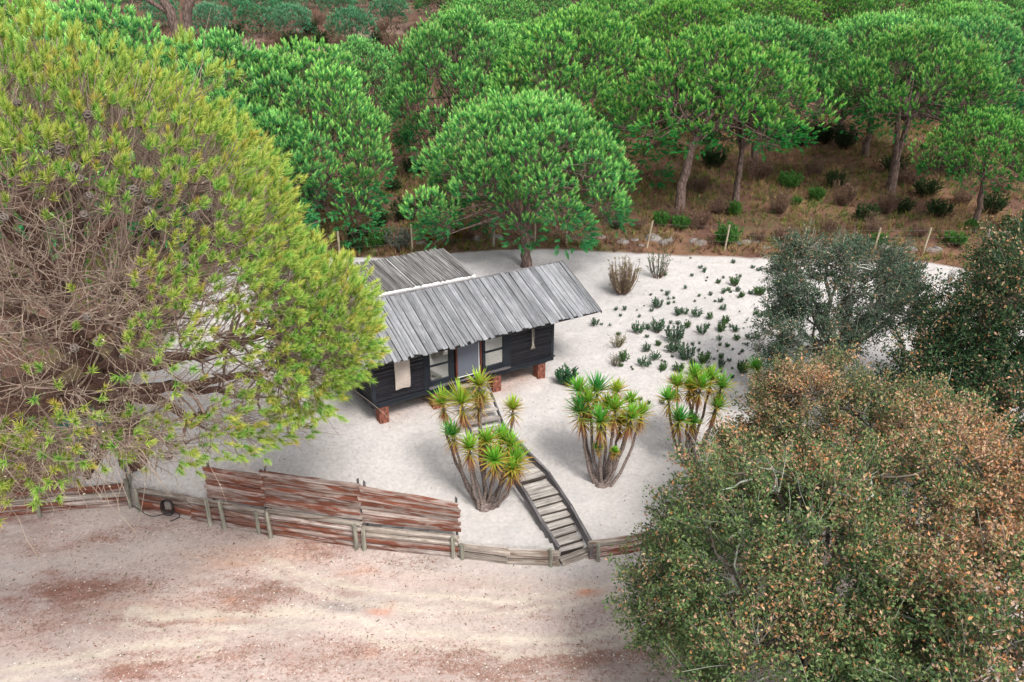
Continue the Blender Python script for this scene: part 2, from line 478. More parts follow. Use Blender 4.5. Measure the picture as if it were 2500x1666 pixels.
def glass_mat():
    m, nt, out = newmat('window_glass')
    g = nt.nodes.new('ShaderNodeBsdfGlossy'); g.inputs['Roughness'].default_value = 0.03
    t = nt.nodes.new('ShaderNodeBsdfTransparent'); t.inputs['Color'].default_value = (0.92, 0.94, 0.93, 1)
    mx = nt.nodes.new('ShaderNodeMixShader')
    mx.inputs[0].default_value = 0.42; nt.links.new(t.outputs[0], mx.inputs[1]); nt.links.new(g.outputs[0], mx.inputs[2])
    nt.links.new(mx.outputs[0], out.inputs['Surface'])
    return m
M['glass'] = glass_mat()
def door_glass():
    m, nt, out = newmat('dark_door_glass')
    principled(nt, out, (0.11, 0.12, 0.15), 0.22, 0.5)
    return m
M['doorglass'] = door_glass()

def ground_mat():
    m, nt, out = newmat('ground')
    t = nt.nodes.new('ShaderNodeAttribute'); t.attribute_name = 'gcol'
    mk = nt.nodes.new('ShaderNodeAttribute'); mk.attribute_name = 'gmask'      # r litter, g gravel, b forest
    sep = nt.nodes.new('ShaderNodeSeparateColor'); nt.links.new(mk.outputs['Color'], sep.inputs[0])
    geo = nt.nodes.new('ShaderNodeNewGeometry').outputs['Position']
    nf = noise(nt, geo, 9, 4, 0.75)
    nm = noise(nt, geo, 1.7, 3, 0.6)
    col = mixc(nt, 1.0, t.outputs['Color'], ramp(nt, nf, [(0.3, 0.82), (0.7, 1.12)]), 'MULTIPLY')
    col = mixc(nt, 1.0, col, ramp(nt, nm, [(0.3, 0.93), (0.7, 1.05)]), 'MULTIPLY')
    # dark crumbs, and red-brown litter that is denser where the mask is high
    n5 = noise(nt, geo, 13, 3, 0.75, 0.6)
    add = nt.nodes.new('ShaderNodeMath'); add.operation = 'MULTIPLY_ADD'
    nt.links.new(sep.outputs[0], add.inputs[0]); add.inputs[1].default_value = 0.36
    nt.links.new(n5, add.inputs[2])
    lit = ramp(nt, add.outputs[0], [(0.66, 0.0), (0.76, 0.7)])
    lc = ramp(nt, nf, [(0.35, (0.17, 0.085, 0.06)), (0.65, (0.34, 0.19, 0.15))])
    col = mixc(nt, lit, col, lc)
    vo = nt.nodes.new('ShaderNodeTexVoronoi'); vo.inputs['Scale'].default_value = 15
    nt.links.new(geo, vo.inputs['Vector'])
    spk = ramp(nt, vo.outputs['Distance'], [(0.12, 1.0), (0.22, 0.0)])
    ml = nt.nodes.new('ShaderNodeMath'); ml.operation = 'MULTIPLY'
    nt.links.new(spk, ml.inputs[0]); nt.links.new(sep.outputs[1], ml.inputs[1])
    col = mixc(nt, ml.outputs[0], col, (0.58, 0.55, 0.52))
    hb = nf
    principled(nt, out, col, 0.95, 0.1, bump(nt, hb, 0.5, 0.06))
    return m
M['ground'] = ground_mat()

# ------------------------------------------------------------------ ground
SAND = np.array([0.505, 0.475, 0.462])
# road stains: px, py, rx, ry in photo pixels of the ground they lie on (converted to metres), colour, strength, litter, gravel
STAINS = [
    (150, 1455, 150, 30, (0.30, 0.10, 0.075), 0.9, 0.9, 0), (235, 1425, 90, 18, (0.30, 0.11, 0.08), 0.8, 0.8, 0),
    (130, 1405, 40, 12, (0.32, 0.15, 0.11), 0.8, 0.5, 0), (330, 1630, 90, 34, (0.33, 0.11, 0.085), 0.85, 0.9, 0),
    (250, 1525, 150, 22, (0.40, 0.20, 0.155), 0.6, 0.7, 0), (430, 1520, 70, 14, (0.30, 0.16, 0.13), 0.7, 0.7, 0),
    (520, 1450, 260, 70, (0.48, 0.30, 0.24), 0.55, 0.45, 0), (60, 1530, 90, 60, (0.46, 0.25, 0.20), 0.5, 0.5, 0),
    (600, 1600, 420, 55, (0.44, 0.27, 0.22), 0.55, 0.6, 0.6), (980, 1620, 300, 60, (0.50, 0.33, 0.27), 0.5, 0.5, 0.6),
    (1300, 1640, 260, 60, (0.36, 0.245, 0.205), 0.75, 0.6, 0.8), (1500, 1600, 160, 50, (0.33, 0.22, 0.18), 0.75, 0.6, 0.7),
    (650, 1440, 75, 26, (0.31, 0.235, 0.205), 0.85, 0.5, 0.5), (600, 1480, 60, 22, (0.34, 0.20, 0.15), 0.7, 0.7, 0),
    (860, 1478, 90, 14, (0.30, 0.285, 0.275), 0.9, 0.2, 1.0), (830, 1450, 50, 18, (0.36, 0.24, 0.21), 0.7, 0.3, 0.2),
    (800, 1330, 90, 26, (0.36, 0.22, 0.185), 0.75, 0.8, 0.2), (1010, 1370, 100, 26, (0.40, 0.35, 0.32), 0.7, 0.5, 0.3),
    (660, 1345, 140, 26, (0.60, 0.37, 0.27), 0.6, 0.2, 0), (560, 1365, 130, 24, (0.66, 0.41, 0.29), 0.65, 0.1, 0),
    (870, 1400, 60, 22, (0.62, 0.36, 0.26), 0.6, 0.2, 0), (340, 1480, 120, 20, (0.66, 0.43, 0.32), 0.6, 0, 0),
    (1080, 1475, 170, 30, (0.46, 0.365, 0.33), 0.65, 0.3, 0.5), (1330, 1495, 220, 36, (0.46, 0.35, 0.305), 0.65, 0.35, 0.3),
    (1440, 1452, 40, 10, (0.78, 0.26, 0.10), 0.85, 0, 0), (915, 1494, 26, 7, (0.75, 0.25, 0.10), 0.9, 0, 0), (945, 1480, 14, 5, (0.75, 0.25, 0.10), 0.8, 0, 0),
    (545, 1508, 40, 6, (0.72, 0.36, 0.20), 0.8, 0, 0), (580, 1465, 16, 8, (0.72, 0.32, 0.17), 0.6, 0, 0), (910, 1598, 12, 16, (0.72, 0.33, 0.2), 0.6, 0, 0),
    (600, 1300, 60, 14, (0.30, 0.20, 0.16), 0.5, 0.7, 0), (240, 1310, 70, 14, (0.32, 0.17, 0.12), 0.6, 0.8, 0), (390, 1290, 120, 22, (0.46, 0.32, 0.26), 0.5, 0.5, 0),
    (100, 1340, 130, 26, (0.42, 0.26, 0.20), 0.5, 0.6, 0), (60, 1240, 120, 60, (0.24, 0.13, 0.10), 0.7, 0.8, 0), (1150, 1420, 200, 22, (0.50, 0.36, 0.29), 0.5, 0.2, 0.2),
    (1400, 1420, 130, 20, (0.60, 0.44, 0.35), 0.5, 0.1, 0), (160, 1650, 60, 18, (0.40, 0.37, 0.37), 0.6, 0, 0.3),
]
STR = [  # pale cream tyre-track arcs through these photo points
    [(640, 1350), (760, 1410), (870, 1440), (1010, 1460), (1200, 1470), (1450, 1440), (1560, 1420)],
    [(300, 1500), (500, 1500), (700, 1490), (850, 1515), (1000, 1545), (1200, 1560), (1400, 1560), (1580, 1530)],
    [(0, 1640), (200, 1600), (420, 1570), (560, 1555)],
]
def ground_cols(x, y):
    near = (y < 20) & (np.abs(x) < 16)
    out = [np.zeros((len(x), 3)), np.zeros((len(x), 3)), np.zeros(len(x)), np.zeros(len(x), bool)]
    for sel in (near, ~near):
        for o, r in zip(out, ground_cols_of(x[sel], y[sel], sel is near)): o[sel] = r
    return out
def ground_cols_of(x, y, stains):
    n = len(x)
    col = np.tile(SAND, (n, 1)); mask = np.zeros((n, 3))
    big = fbm(x / 2.5, y / 2.5, 31); fine = fbm(x / 0.6, y / 0.6, 41)
    wob = (fbm(x / 1.1, y / 1.1, 51) - 0.5)
    yw = wall_y(x)
    road = (y < yw + 0.02)
    # sand: slightly warmer and greyer patches; cooler trodden sand high up behind the hut
    col = col * (0.93 + 0.14 * big)[:, None]
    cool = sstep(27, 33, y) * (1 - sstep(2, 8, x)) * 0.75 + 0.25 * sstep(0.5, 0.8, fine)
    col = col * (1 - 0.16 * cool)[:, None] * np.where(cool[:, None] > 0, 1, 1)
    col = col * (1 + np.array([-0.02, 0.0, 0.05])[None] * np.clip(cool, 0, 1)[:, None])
    litter_patch = np.exp(-(((x + 7.5) / 4.0) ** 2 + ((y - 22) / 4) ** 2))  # denser litter specks in a round patch left of the hut
    mask[:, 0] += 0.30 * litter_patch
    # reddish rubble under the hut
    for (hx, hy, hr, st) in ((-2.6, 22.9, 0.7, .5), (0.2, 24.6, 0.8, .55), (-0.3, 23.7, 0.5, .4), (-3.6, 21.9, .6, .25)):
        k = st * np.exp(-(((x - hx) / hr) ** 2 + ((y - hy) / hr) ** 2) * 1.3)
        col = col * (1 - k[:, None]) + np.array([0.42, 0.23, 0.16]) * k[:, None]
        mask[:, 0] += 0.7 * k
    # road dirt
    rc = np.array([0.53, 0.445, 0.415]) * (0.90 + 0.2 * big)[:, None]
    rm = np.zeros((n, 3)); rm[:, 0] = 0.20 + 0.25 * (fbm(x / 1.3, y / 0.7, 61) - 0.5); rm[:, 1] = 0.25
    xw, yv = x + 0.9 * wob, y + 0.55 * (fbm(x / 0.9, y / 0.5, 71) - 0.5)
    for px, py, rx, ry, c, st, li, gr in (STAINS if stains else []):
        p = at_z(px, py, ROADZ); q = at_z(px + rx, py, ROADZ); s = at_z(px, py - ry, ROADZ); s2 = at_z(px, py + ry, ROADZ)
        a, b = abs(q[0] - p[0]), abs(s[1] - s2[1]) / 2
        d = ((xw - p[0]) / a) ** 2 + ((yv - p[1]) / b) ** 2
        k = st * np.exp(-d * 0.9) * np.clip(1.9 * fbm(x / 0.45, y / 0.16, int(px) % 97) - 0.25, 0, 1.1) * (1.05 if max(c) < 0.6 else 1.0)
        k = np.clip(k, 0, 1)
        rc = rc * (1 - k[:, None]) + np.array(c) * 0.84 * k[:, None]
        rm[:, 0] += li * k * 0.9; rm[:, 1] += gr * k
    for line in STR:
        pts = np.array([at_z(a, b, ROADZ)[:2] for a, b in line])
        ly = np.interp(x, pts[:, 0], pts[:, 1], left=-99, right=-99)
        k = (np.exp(-((yv - ly) / 0.13) ** 2) + 0.8 * np.exp(-((yv - ly + 0.42) / 0.10) ** 2)) * (0.30 + 0.95 * fbm(x / 0.6, y / 0.2, 81))
        k = np.clip(k, 0, 0.9)
        rc = rc * (1 - k[:, None]) + np.array([0.60, 0.525, 0.44]) * k[:, None]
        rm[:, 0] *= (1 - 0.7 * k)
    # fine raked streaks sweeping along the wall
    st_ = fbm(x / 1.6, (y - yw) / 0.13 + 0.8 * fbm(x / 2, y / 2, 87), 83, 3)
    rc = rc * (0.88 + 0.24 * st_)[:, None]
    rm[:, 0] += 0.35 * (st_ - 0.5)
    # sand spilling out at the foot of the steps
    k = np.exp(-(((x - 2.3) / 3.2) ** 2)) * sstep(-1.6, -0.1, y - yw)
    rc = rc * (1 - 0.85 * k[:, None]) + SAND * 0.95 * 0.85 * k[:, None]
    rm[:, 0] *= (1 - 0.8 * k)
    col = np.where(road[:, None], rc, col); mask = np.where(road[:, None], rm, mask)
    # forest floor beyond the fence and at the far right and left
    ye = sand_edge_y(x)
    edge = np.maximum(y - ye, x - 20.6)
    edge = np.where(y < yw, -1.0, edge)
    fo = sstep(-0.12, 0.18, edge + 0.35 * wob)
    lf = sstep(-11.9, -13.0, x) * (y > yw)
    fo = np.maximum(fo, lf)
    f1 = fbm(x / 4.0, y / 4.0, 91); f2 = fbm(x / 1.0, y / 1.0, 101)
    fc = np.array([0.115, 0.062, 0.045]) * (0.6 + 0.9 * f2)[:, None]
    g = sstep(0.50, 0.66, f1 * 0.6 + f2 * 0.4)[:, None]
    fc = fc * (1 - 0.6 * g) + np.array([0.085, 0.085, 0.03]) * 0.6 * g
    dry = sstep(0.48, 0.62, fbm(x / 2.5 + 40, y / 2.5, 111))[:, None] * (x > 6)[:, None]
    fc = fc * (1 - 0.55 * dry) + np.array([0.25, 0.145, 0.085]) * 0.55 * dry
    # bare sandy clearings on the far hill, left of centre
    cl = np.exp(-(((x + 22) / 14) ** 2 + ((y - 100) / 40) ** 2)) * sstep(0.42, 0.60, fbm(x / 5, y / 9, 121))
    cl = (0.9 * cl)[:, None]
    fc = fc * (1 - cl) + np.array([0.33, 0.24, 0.20]) * cl
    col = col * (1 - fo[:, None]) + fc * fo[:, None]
    fm = np.zeros((n, 3)); fm[:, 0] = 0.35; fm[:, 2] = 1
    mask = mask * (1 - fo[:, None]) + fm * fo[:, None]
    return col, mask, fo, road
def build_ground():
    # fine grid where the camera is close, coarse beyond; the two meet on y = 37 and share its vertices' heights
    fine = np.arange(-17, 23.01, 0.115)
    xn = np.concatenate([np.arange(-260, -60, 8.0), np.arange(-60, -17, 1.0), fine, np.arange(23.5, 70, 1.0), np.arange(70, 261, 8.0)])
    xf = np.concatenate([np.arange(-260, -60, 4.0), np.arange(-60, 70, 0.6), np.arange(70, 261, 4.0)])
    yn = np.concatenate([np.arange(-60, 4, 6.0), np.arange(4, 11, 0.7), np.arange(11, 20, 0.10), np.arange(20, 37.2, 0.12)])
    yf = np.concatenate([np.arange(37.0, 60, 0.5), np.arange(60, 130, 1.0), np.arange(130, 420, 5.0)])
    parts = {'dirt_road': [], 'sand_terrace': [], 'forest_floor': []}
    for xs, ys, dz in ((xn, yn, 0.0), (xf, yf, -0.004)):
        X, Y = np.meshgrid(xs, ys)
        x, y = X.ravel(), Y.ravel()
        z = height(x, y) + dz
        col, mask, fo, road = ground_cols(x, y)
        nx, ny = len(xs), len(ys)
        if dz == 0.0:           # trails of footprints trodden into the sand
            rf = random.Random(12)
            Z = z.reshape(ny, nx)
            for tr in range(34):
                fx, fy, fa = rf.uniform(-10, 16), rf.uniform(18.5, 34), rf.uniform(0, 6.28)
                if tr < 8: fx, fy, fa = -0.6 + rf.uniform(-.5, .5), 20.6, rf.choice((2.9, 0.2, 2.4, 0.7)) + rf.uniform(-.3, .3)
                for st in range(rf.randint(10, 34)):
                    fa += rf.uniform(-0.18, 0.18)
                    fx += 0.36 * math.cos(fa); fy += 0.36 * math.sin(fa)
                    qx, qy = fx + (0.10 if st % 2 else -0.10) * -math.sin(fa), fy + (0.10 if st % 2 else -0.10) * math.cos(fa)
                    i0, i1 = np.searchsorted(xs, [qx - 0.35, qx + 0.35]); j0, j1 = np.searchsorted(ys, [qy - 0.35, qy + 0.35])
                    if i1 <= i0 or j1 <= j0 or qy < float(wall_y(qx)) + 0.4 or qy > float(sand_edge_y(qx)) - 0.3: continue
                    dx, dy = X[j0:j1, i0:i1] - qx, Y[j0:j1, i0:i1] - qy
                    u_, v_ = dx * math.cos(fa) + dy * math.sin(fa), -dx * math.sin(fa) + dy * math.cos(fa)
                    r2 = (u_ / 0.15) ** 2 + (v_ / 0.085) ** 2
                    Z[j0:j1, i0:i1] += -0.045 * np.exp(-r2) + 0.018 * np.exp(-(np.sqrt(r2) - 1.6) ** 2 * 4)
        idx = np.arange(nx * ny).reshape(ny, nx)
        q = np.stack([idx[:-1, :-1], idx[:-1, 1:], idx[1:, 1:], idx[1:, :-1]], -1).reshape(-1, 4)
        fz = fo[q].mean(1) > 0.5
        rz = road[q].mean(1) > 0.4
        for name, sel in (('dirt_road', rz & ~fz), ('sand_terrace', ~rz & ~fz), ('forest_floor', fz)):
            if sel.any():
                used, inv = np.unique(q[sel], return_inverse=True)
                parts[name].append((np.stack([x[used], y[used], z[used]], 1), inv.reshape(-1, 4), col[used], mask[used]))
    for name, ps in parts.items():
        g = Geo()
        for v, f, c, m in ps: g.add(v, f)
        me = g.mesh(name, M['ground'], True)
        for an, k in (('gcol', 2), ('gmask', 3)):
            dat = np.concatenate([p[k] for p in ps])
            at = me.attributes.new(an, 'FLOAT_COLOR', 'POINT')
            at.data.foreach_set('color', np.concatenate([dat, np.ones((len(dat), 1))], 1).astype(np.float32).ravel())
        tag(link(name, me), kind='structure')
build_ground()

# ------------------------------------------------------------------ planks and logs
def slab_mesh(name, L, W, T, seed, mat, nseg=4, sides=0, wob=0.04, taper=0.0, rag=0.03):
    """a plank (sides=0) or log (sides>=5) along local X, centred; uneven edges and ragged ends"""
    rs = np.random.default_rng(seed)
    if sides == 0:
        sec = np.array([(-.5, -.5), (.5, -.5), (.5, .42), (.42, .5), (-.42, .5), (-.5, .42)])
    else:
        an = np.arange(sides) * 2 * np.pi / sides + 0.3
        sec = np.stack([np.cos(an), np.sin(an)], 1) * 0.5
    k = len(sec)
    xs = np.linspace(-L / 2, L / 2, nseg + 1)
    V = np.zeros((nseg + 1, k, 3))
    for i, x in enumerate(xs):
        s = 1 - taper * i / nseg
        jit = 1 + rs.normal(0, wob, (k, 2))
        off = rs.normal(0, wob * 0.35, 2)
        V[i, :, 1] = (sec[:, 0] * jit[:, 0] + off[0]) * W * s
        V[i, :, 2] = (sec[:, 1] * jit[:, 1] + off[1] * 0.6) * T * s
        V[i, :, 0] = x + (rs.normal(0, rag, k) * (1 if i in (0, nseg) else 0))
    idx = np.arange((nseg + 1) * k).reshape(nseg + 1, k)
    F = np.stack([idx[:-1], np.roll(idx[:-1], -1, 1), np.roll(idx[1:], -1, 1), idx[1:]], -1).reshape(-1, 4)
    g = Geo()
    v = V.reshape(-1, 3)
    g.add(v, F)
    cap = []
    for base, flip in ((0, True), (nseg * k, False)):
        for j in range(1, k - 1):
            t = (base, base + j, base + j + 1)
            cap.append(t[::-1] if flip else t)
    g.f3.append(np.array(cap)); g.m3.append(np.zeros(len(cap), np.int32))
    return g.mesh(name, mat, False)
def frame_matrix(A, B, up):
    A, B, up = Vector(A), Vector(B), Vector(up)
    x = (B - A).normalized()
    y = up.cross(x).normalized(); z = x.cross(y)
    m = Matrix((x, y, z)).transposed().to_4x4()
    m.translation = (A + B) / 2
    return m
def plank(name, A, B, W, T, mat, parent, up=(0, 0, 1), seed=0, **kw):
    L = (Vector(B) - Vector(A)).length
    return link(name, slab_mesh(name, L, W, T, seed, mat, **kw), parent, mat=frame_matrix(A, B, up))
def tube_obj(name, pts, r, mat, parent=None, sides=6, smooth=True):
    P = np.array(pts, float)[None]
    g = Geo()
    rr = np.full((1, P.shape[1]), r) if np.isscalar(r) else np.array(r)[None]
    g.add(*tubes(P, rr, sides))
    return link(name, g.mesh(name, mat, smooth), parent)

# ------------------------------------------------------------------ the hut
HUT, HA = (-4.15, 21.14, 0.0), R(32.3)
LU, DV = 6.57, 3.2
EZ, EV, RZ, RV = 2.25, -0.60, 3.35, 1.6
hut = thing('wooden_cabin', 'small black timber cabin on red piers with grey plank roof', 'cabin', HUT, HA)
def hut_world(u, v, z=0):
    return np.array([HUT[0] + u * math.cos(HA) - v * math.sin(HA), HUT[1] + u * math.sin(HA) + v * math.cos(HA), z])
def build_hut():
    rnd = random.Random(4)
    # piers
    for (u, v) in ((0.18, 0.0), (1.98, 0.0), (4.19, 0.0), (5.95, 0.0), (0.18, 2.85), (3.0, 2.85), (5.95, 2.85)):
        w = hut_world(u + .15, v + .15)
        g0 = gz(w[0], w[1])
        box_part('pier', (u, u + 0.31, v + 0.004, v + 0.30, g0 - 0.25, 0.575), M['brick'], hut, 0.012)
    # floor frame
    fr = box_part('floor_frame', (0.0, LU, 0.06, DV - 0.02, 0.58, 0.735), M['blackwood'], hut)
    box_part('front_beam', (-0.02, LU + 0.02, 0.0, 0.055, 0.575, 0.712), M['blacktrim'], hut, 0.008)
    box_part('side_beam', (-0.035, 0.02, 0.058, DV, 0.575, 0.712), M['blacktrim'], hut, 0.008)
    box_part('side_beam', (LU - 0.02, LU + 0.035, 0.058, DV, 0.575, 0.712), M['blacktrim'], hut, 0.008)
    box_part('sill_strip', (-0.06, LU + 0.06, -0.045, 0.03, 0.715, 0.750), M['blacktrim'], hut, 0.008)
    box_part('sill_strip', (-0.06, 0.03, 0.033, DV, 0.715, 0.750), M['blacktrim'], hut, 0.008)
    for u in (0.16, 1.95, 4.17, 5.93):
        box_part('pier_block', (u, u + 0.35, -0.03, -0.002, 0.575, 0.705), M['blacktrim'], hut, 0.006)
    # walls: a dark core and separate horizontal boards with pale open joints
    def board_wall(name, a, b, axis, ztop, fixed, sgn, bh=0.135):
        core = box_part(name, ((a, b, fixed + 0.03, fixed + 0.06, 0.75, ztop) if axis == 'u' else (fixed + 0.03, fixed + 0.06, a, b, 0.75, ztop)) if sgn < 0 else
                        ((a, b, fixed - 0.06, fixed - 0.03, 0.75, ztop) if axis == 'u' else (fixed - 0.06, fixed - 0.03, a, b, 0.75, ztop)), M['gapline'], hut)
        z = 0.755; k = 0
        c = core.location
        while z < ztop - 0.05:
            h = bh * rnd.uniform(0.94, 1.06); z1 = min(z + h, ztop)
            zc = (z + z1) / 2
            off = fixed + (0.012 if sgn < 0 else -0.012) + rnd.uniform(-0.003, 0.003)
            if axis == 'u': A, B, up = (a, off, zc), (b, off, zc), (0, sgn, 0)
            else: A, B, up = (off, a, zc), (off, b, zc), (sgn, 0, 0)
            A = Vector(A) - c; B = Vector(B) - c
            plank('board', A, B, z1 - z - 0.019, 0.026, M['blackwood'], core, up, seed=int(a * 100) + k, nseg=2, wob=0.006, rag=0.0)
            z = z1; k += 1
        return core
    board_wall('front_wall', 0.10, 1.70, 'u', 2.50, 0.0, -1)
    board_wall('front_wall', 4.86, LU - 0.10, 'u', 2.50, 0.0, -1)
    board_wall('side_wall', 0.10, DV - 0.1, 'v', 2.50, 0.0, -1)
    board_wall('side_wall', 0.10, DV - 0.1, 'v', 2.50, LU, 1)
    box_part('back_wall', (0.0, LU, DV - 0.06, DV, 0.75, 2.5), M['blackwood'], hut)
    for u in (0.0, LU - 0.1):
        for v in (-0.012, DV - 0.1):
            box_part('corner_post', (u - 0.008, u + 0.108, v, v + 0.112, 0.752, 2.52), M['blacktrim'], hut, 0.008)
    # gable infill
    for u in (0.03, LU - 0.06):
        g = Geo()
        v = np.array([(0, 0.02, 2.5), (0, DV - 0.02, 2.5), (0, RV, 3.24), (0.03, 0.02, 2.5), (0.03, DV - 0.02, 2.5), (0.03, RV, 3.24)])
        v[:, 0] += u
        g.add(v, [(0, 2, 1), (3, 4, 5)])
        g.f4.append(np.array([(0, 1, 4, 3), (1, 2, 5, 4), (2, 0, 3, 5)])); g.m4.append(np.zeros(3, np.int32))
        link('gable', g.mesh('gable', M['blackwood']), hut)
    # windows
    def window(u0, u1, p0, p1, lamp=False):
        w = link('window', None, hut, loc=(u0, 0, 0.76))
        w.empty_display_size = 0.1
        W = u1 - u0; a, b = p0 - u0, p1 - u0
        fm = []
        def fb(n, bx): return box_part(n, bx, M['blacktrim'], w, 0.008)
        fb('frame_post', (0, a, -0.012, 0.07, -0.004, 1.74)); fb('frame_post', (b, W, -0.012, 0.07, -0.004, 1.74))
        fb('frame_rail', (a + .001, b - .001, -0.008, 0.068, 0, 0.235)); fb('frame_rail', (a + .001, b - .001, -0.008, 0.068, 1.63, 1.735))
        fb('glazing_bar', (a + .001, b - .001, 0.004, 0.05, 0.70, 0.765))
        box_part('pane', (a, b, 0.024, 0.030, 0.23, 0.702), M['glass'], w)
        box_part('pane', (a, b, 0.024, 0.030, 0.763, 1.632), M['glass'], w)
        box_part('pane_backing', (a - .05, b + .05, 0.062, 0.066, 0.05, 1.72), M['pane_backing'], w)  # added sheet, gives the panes the tone of reflected sand
        if lamp:
            g = Geo()
            g.add(*tubes(np.array([[(a + .05, .046, .24), (a + .06, .046, .33), (a + .12, .046, .38)]]), np.array([[.012, .012, .012]]), 6))
            g.add(*tubes(np.array([[(a + .06, .046, .40), (a + .13, .046, .37), (a + .19, .046, .34)]]), np.array([[.008, .014, .015]]), 8))
            link('window_lamp', g.mesh('window_lamp', M['black'], True), w)
            tag(w.children[-1], 'dark lamp behind the lower left pane')
        return w
    window(1.70, 2.775, 1.935, 2.585, True)
    window(3.785, 4.86, 3.905, 4.565)
    plank('ledge', (1.86, -0.06, 0.792), (2.80, -0.06, 0.792), 0.13, 0.035, M['railwood'], hut, seed=3)
    plank('ledge', (3.72, -0.06, 0.792), (4.82, -0.06, 0.792), 0.13, 0.035, M['railwood'], hut, seed=5)
    # door
    d = link('door', None, hut, loc=(2.78, 0, 0.76)); d.empty_display_size = 0.1
    box_part('door_frame', (0.045, 0.105, -0.03, 0.05, 0.0, 1.72), M['redframe'], d, 0.006)
    box_part('door_frame', (0.915, 0.975, -0.03, 0.05, 0.0, 1.72), M['redframe'], d, 0.006)
    box_part('door_frame', (0.106, 0.914, -0.028, 0.05, 1.64, 1.72), M['redframe'], d, 0.006)
    box_part('door_rail', (0.106, 0.914, -0.02, 0.04, 0.02, 0.105), M['blacktrim'], d, 0.006)
    box_part('door_pane', (0.106, 0.914, 0.0, 0.02, 0.106, 1.64), M['doorglass'], d)
    box_part('metal_edge', (0.868, 0.884, -0.016, -0.001, 0.106, 1.64), M['whitewood'], d)
    box_part('metal_edge', (0.106, 0.867, -0.016, -0.001, 0.106, 0.122), M['whitewood'], d)
    box_part('threshold', (-0.02, 1.03, -0.09, 0.06, 0.715 - 0.76 + 0.04, 0.018), M['railwood'], d, 0.006)
    # boarded shutter
    sh = plank('shutter', (0.98, -0.052, 1.05), (0.98, -0.052, 2.38), 0.50, 0.035, M['rawboard'], hut, (0, -1, 0), seed=9, nseg=3, wob=0.008)
    tag(sh, 'pale weathered board nailed over the left end window')
    # roof: underlay, then each plank
    sl = math.atan2(RZ - EZ, RV - EV)
    U0, U1 = -0.66, 8.04
    g = Geo()
    t = 0.05
    v = np.array([(U0 + .05, EV + .06, EZ - .01), (U1 - .03, EV + .06, EZ - .01), (U1 - .03, RV, RZ - .025), (U0 + .05, RV, RZ - .025), (U1 - .03, 2 * RV - EV, EZ - .01), (U0 + .05, 2 * RV - EV, EZ - .01)])
    v2 = v.copy(); v2[:, 2] -= t
    g.add(np.concatenate([v, v2]), [(0, 1, 2, 3), (3, 2, 4, 5), (6, 9, 8, 7), (9, 11, 10, 8), (0, 6, 7, 1), (5, 4, 10, 11), (0, 3, 9, 6), (3, 5, 11, 9), (1, 7, 8, 2), (2, 8, 10, 4)])
    roof = link('roof', g.mesh('roof', M['roofback']), hut)
    u = U0; k = 0
    nv = Vector((0, -math.sin(sl), math.cos(sl)))
    while u < U1 - 0.05:
        w = rnd.choice((0.11, 0.13, 0.15, 0.16, 0.18)) * rnd.uniform(0.92, 1.08)
        if u + w > U1: w = U1 - u
        lift = 0.026 + (0.014 if k % 2 else 0.0) + rnd.uniform(-0.006, 0.010)
        ext = rnd.uniform(-0.05, 0.07)
        sk = rnd.uniform(-0.02, 0.02)
        A = Vector((u + w / 2 + sk, EV - ext * math.cos(sl), EZ - ext * math.sin(sl))) + nv * lift
        B = Vector((u + w / 2 - sk, RV + 0.02, RZ + 0.01)) + nv * lift
        plank('roof_plank', A, B, w - 0.017, 0.032, M['roofwood'], roof, nv, seed=200 + k, nseg=4, wob=0.022, rag=0.02)
        u += w - 0.004; k += 1
    # rear slope: wide planks too, seen only along the ridge
    u = U0; k = 0
    nb = Vector((0, math.sin(sl), math.cos(sl)))
    while u < U1 - 0.05:
        w = rnd.uniform(0.17, 0.24)
        A = Vector((u + w / 2, RV - 0.03, RZ - 0.005)) + nb * 0.03
        B = Vector((u + w / 2, 2 * RV - EV, EZ)) + nb * (0.024 + 0.012 * (k % 2))
        plank('roof_plank', A, B, w, 0.03, M['roofwood'], roof, nb, seed=300 + k, nseg=2, wob=0.02, rag=0.03)
        u += w; k += 1
    # bargeboard on the right end
    plank('bargeboard', (U1 + 0.012, EV - 0.02, EZ + 0.0), (U1 + 0.012, RV, RZ + 0.0), 0.025, 0.10, M['railwood'], roof, nv, seed=77, nseg=3)
    plank('ridge_board', (U0, RV + 0.075, RZ + 0.035), (U1, RV + 0.075, RZ + 0.035), 0.16, 0.03, M['railwood'], roof, nb, seed=78, nseg=12, wob=0.06)
build_hut()
def build_rope():
    w = hut_world(5.66, -0.10)
    rp = thing('hanging_rope', 'frayed grey rope knotted and hung on the black cabin wall', 'rope', w + np.array([0, 0, 1.3]), HA)
    for k, dx in enumerate((-0.03, 0.035)):
        pts = [(dx * 0.6, 0.02, 0.75), (dx, -0.01, 0.5), (dx * 0.8, 0.0, 0.25), (dx * 0.3, 0.0, 0.12)]
        tube_obj('strand', pts, 0.016, M['rope'], rp)
    tube_obj('knot', [(0, 0, 0.17), (0.0, -0.01, 0.10), (0, 0, 0.06)], [0.028, 0.05, 0.03], M['rope'], rp, 8)
    for k in range(5):
        a = (k - 2) * 0.025
        tube_obj('fringe', [(a * 0.4, 0, 0.08), (a * 1.2, -0.01, 0.0), (a * 1.7, 0, -0.06)], [0.014, 0.014, 0.008], M['rope'], rp, 5)
build_rope()

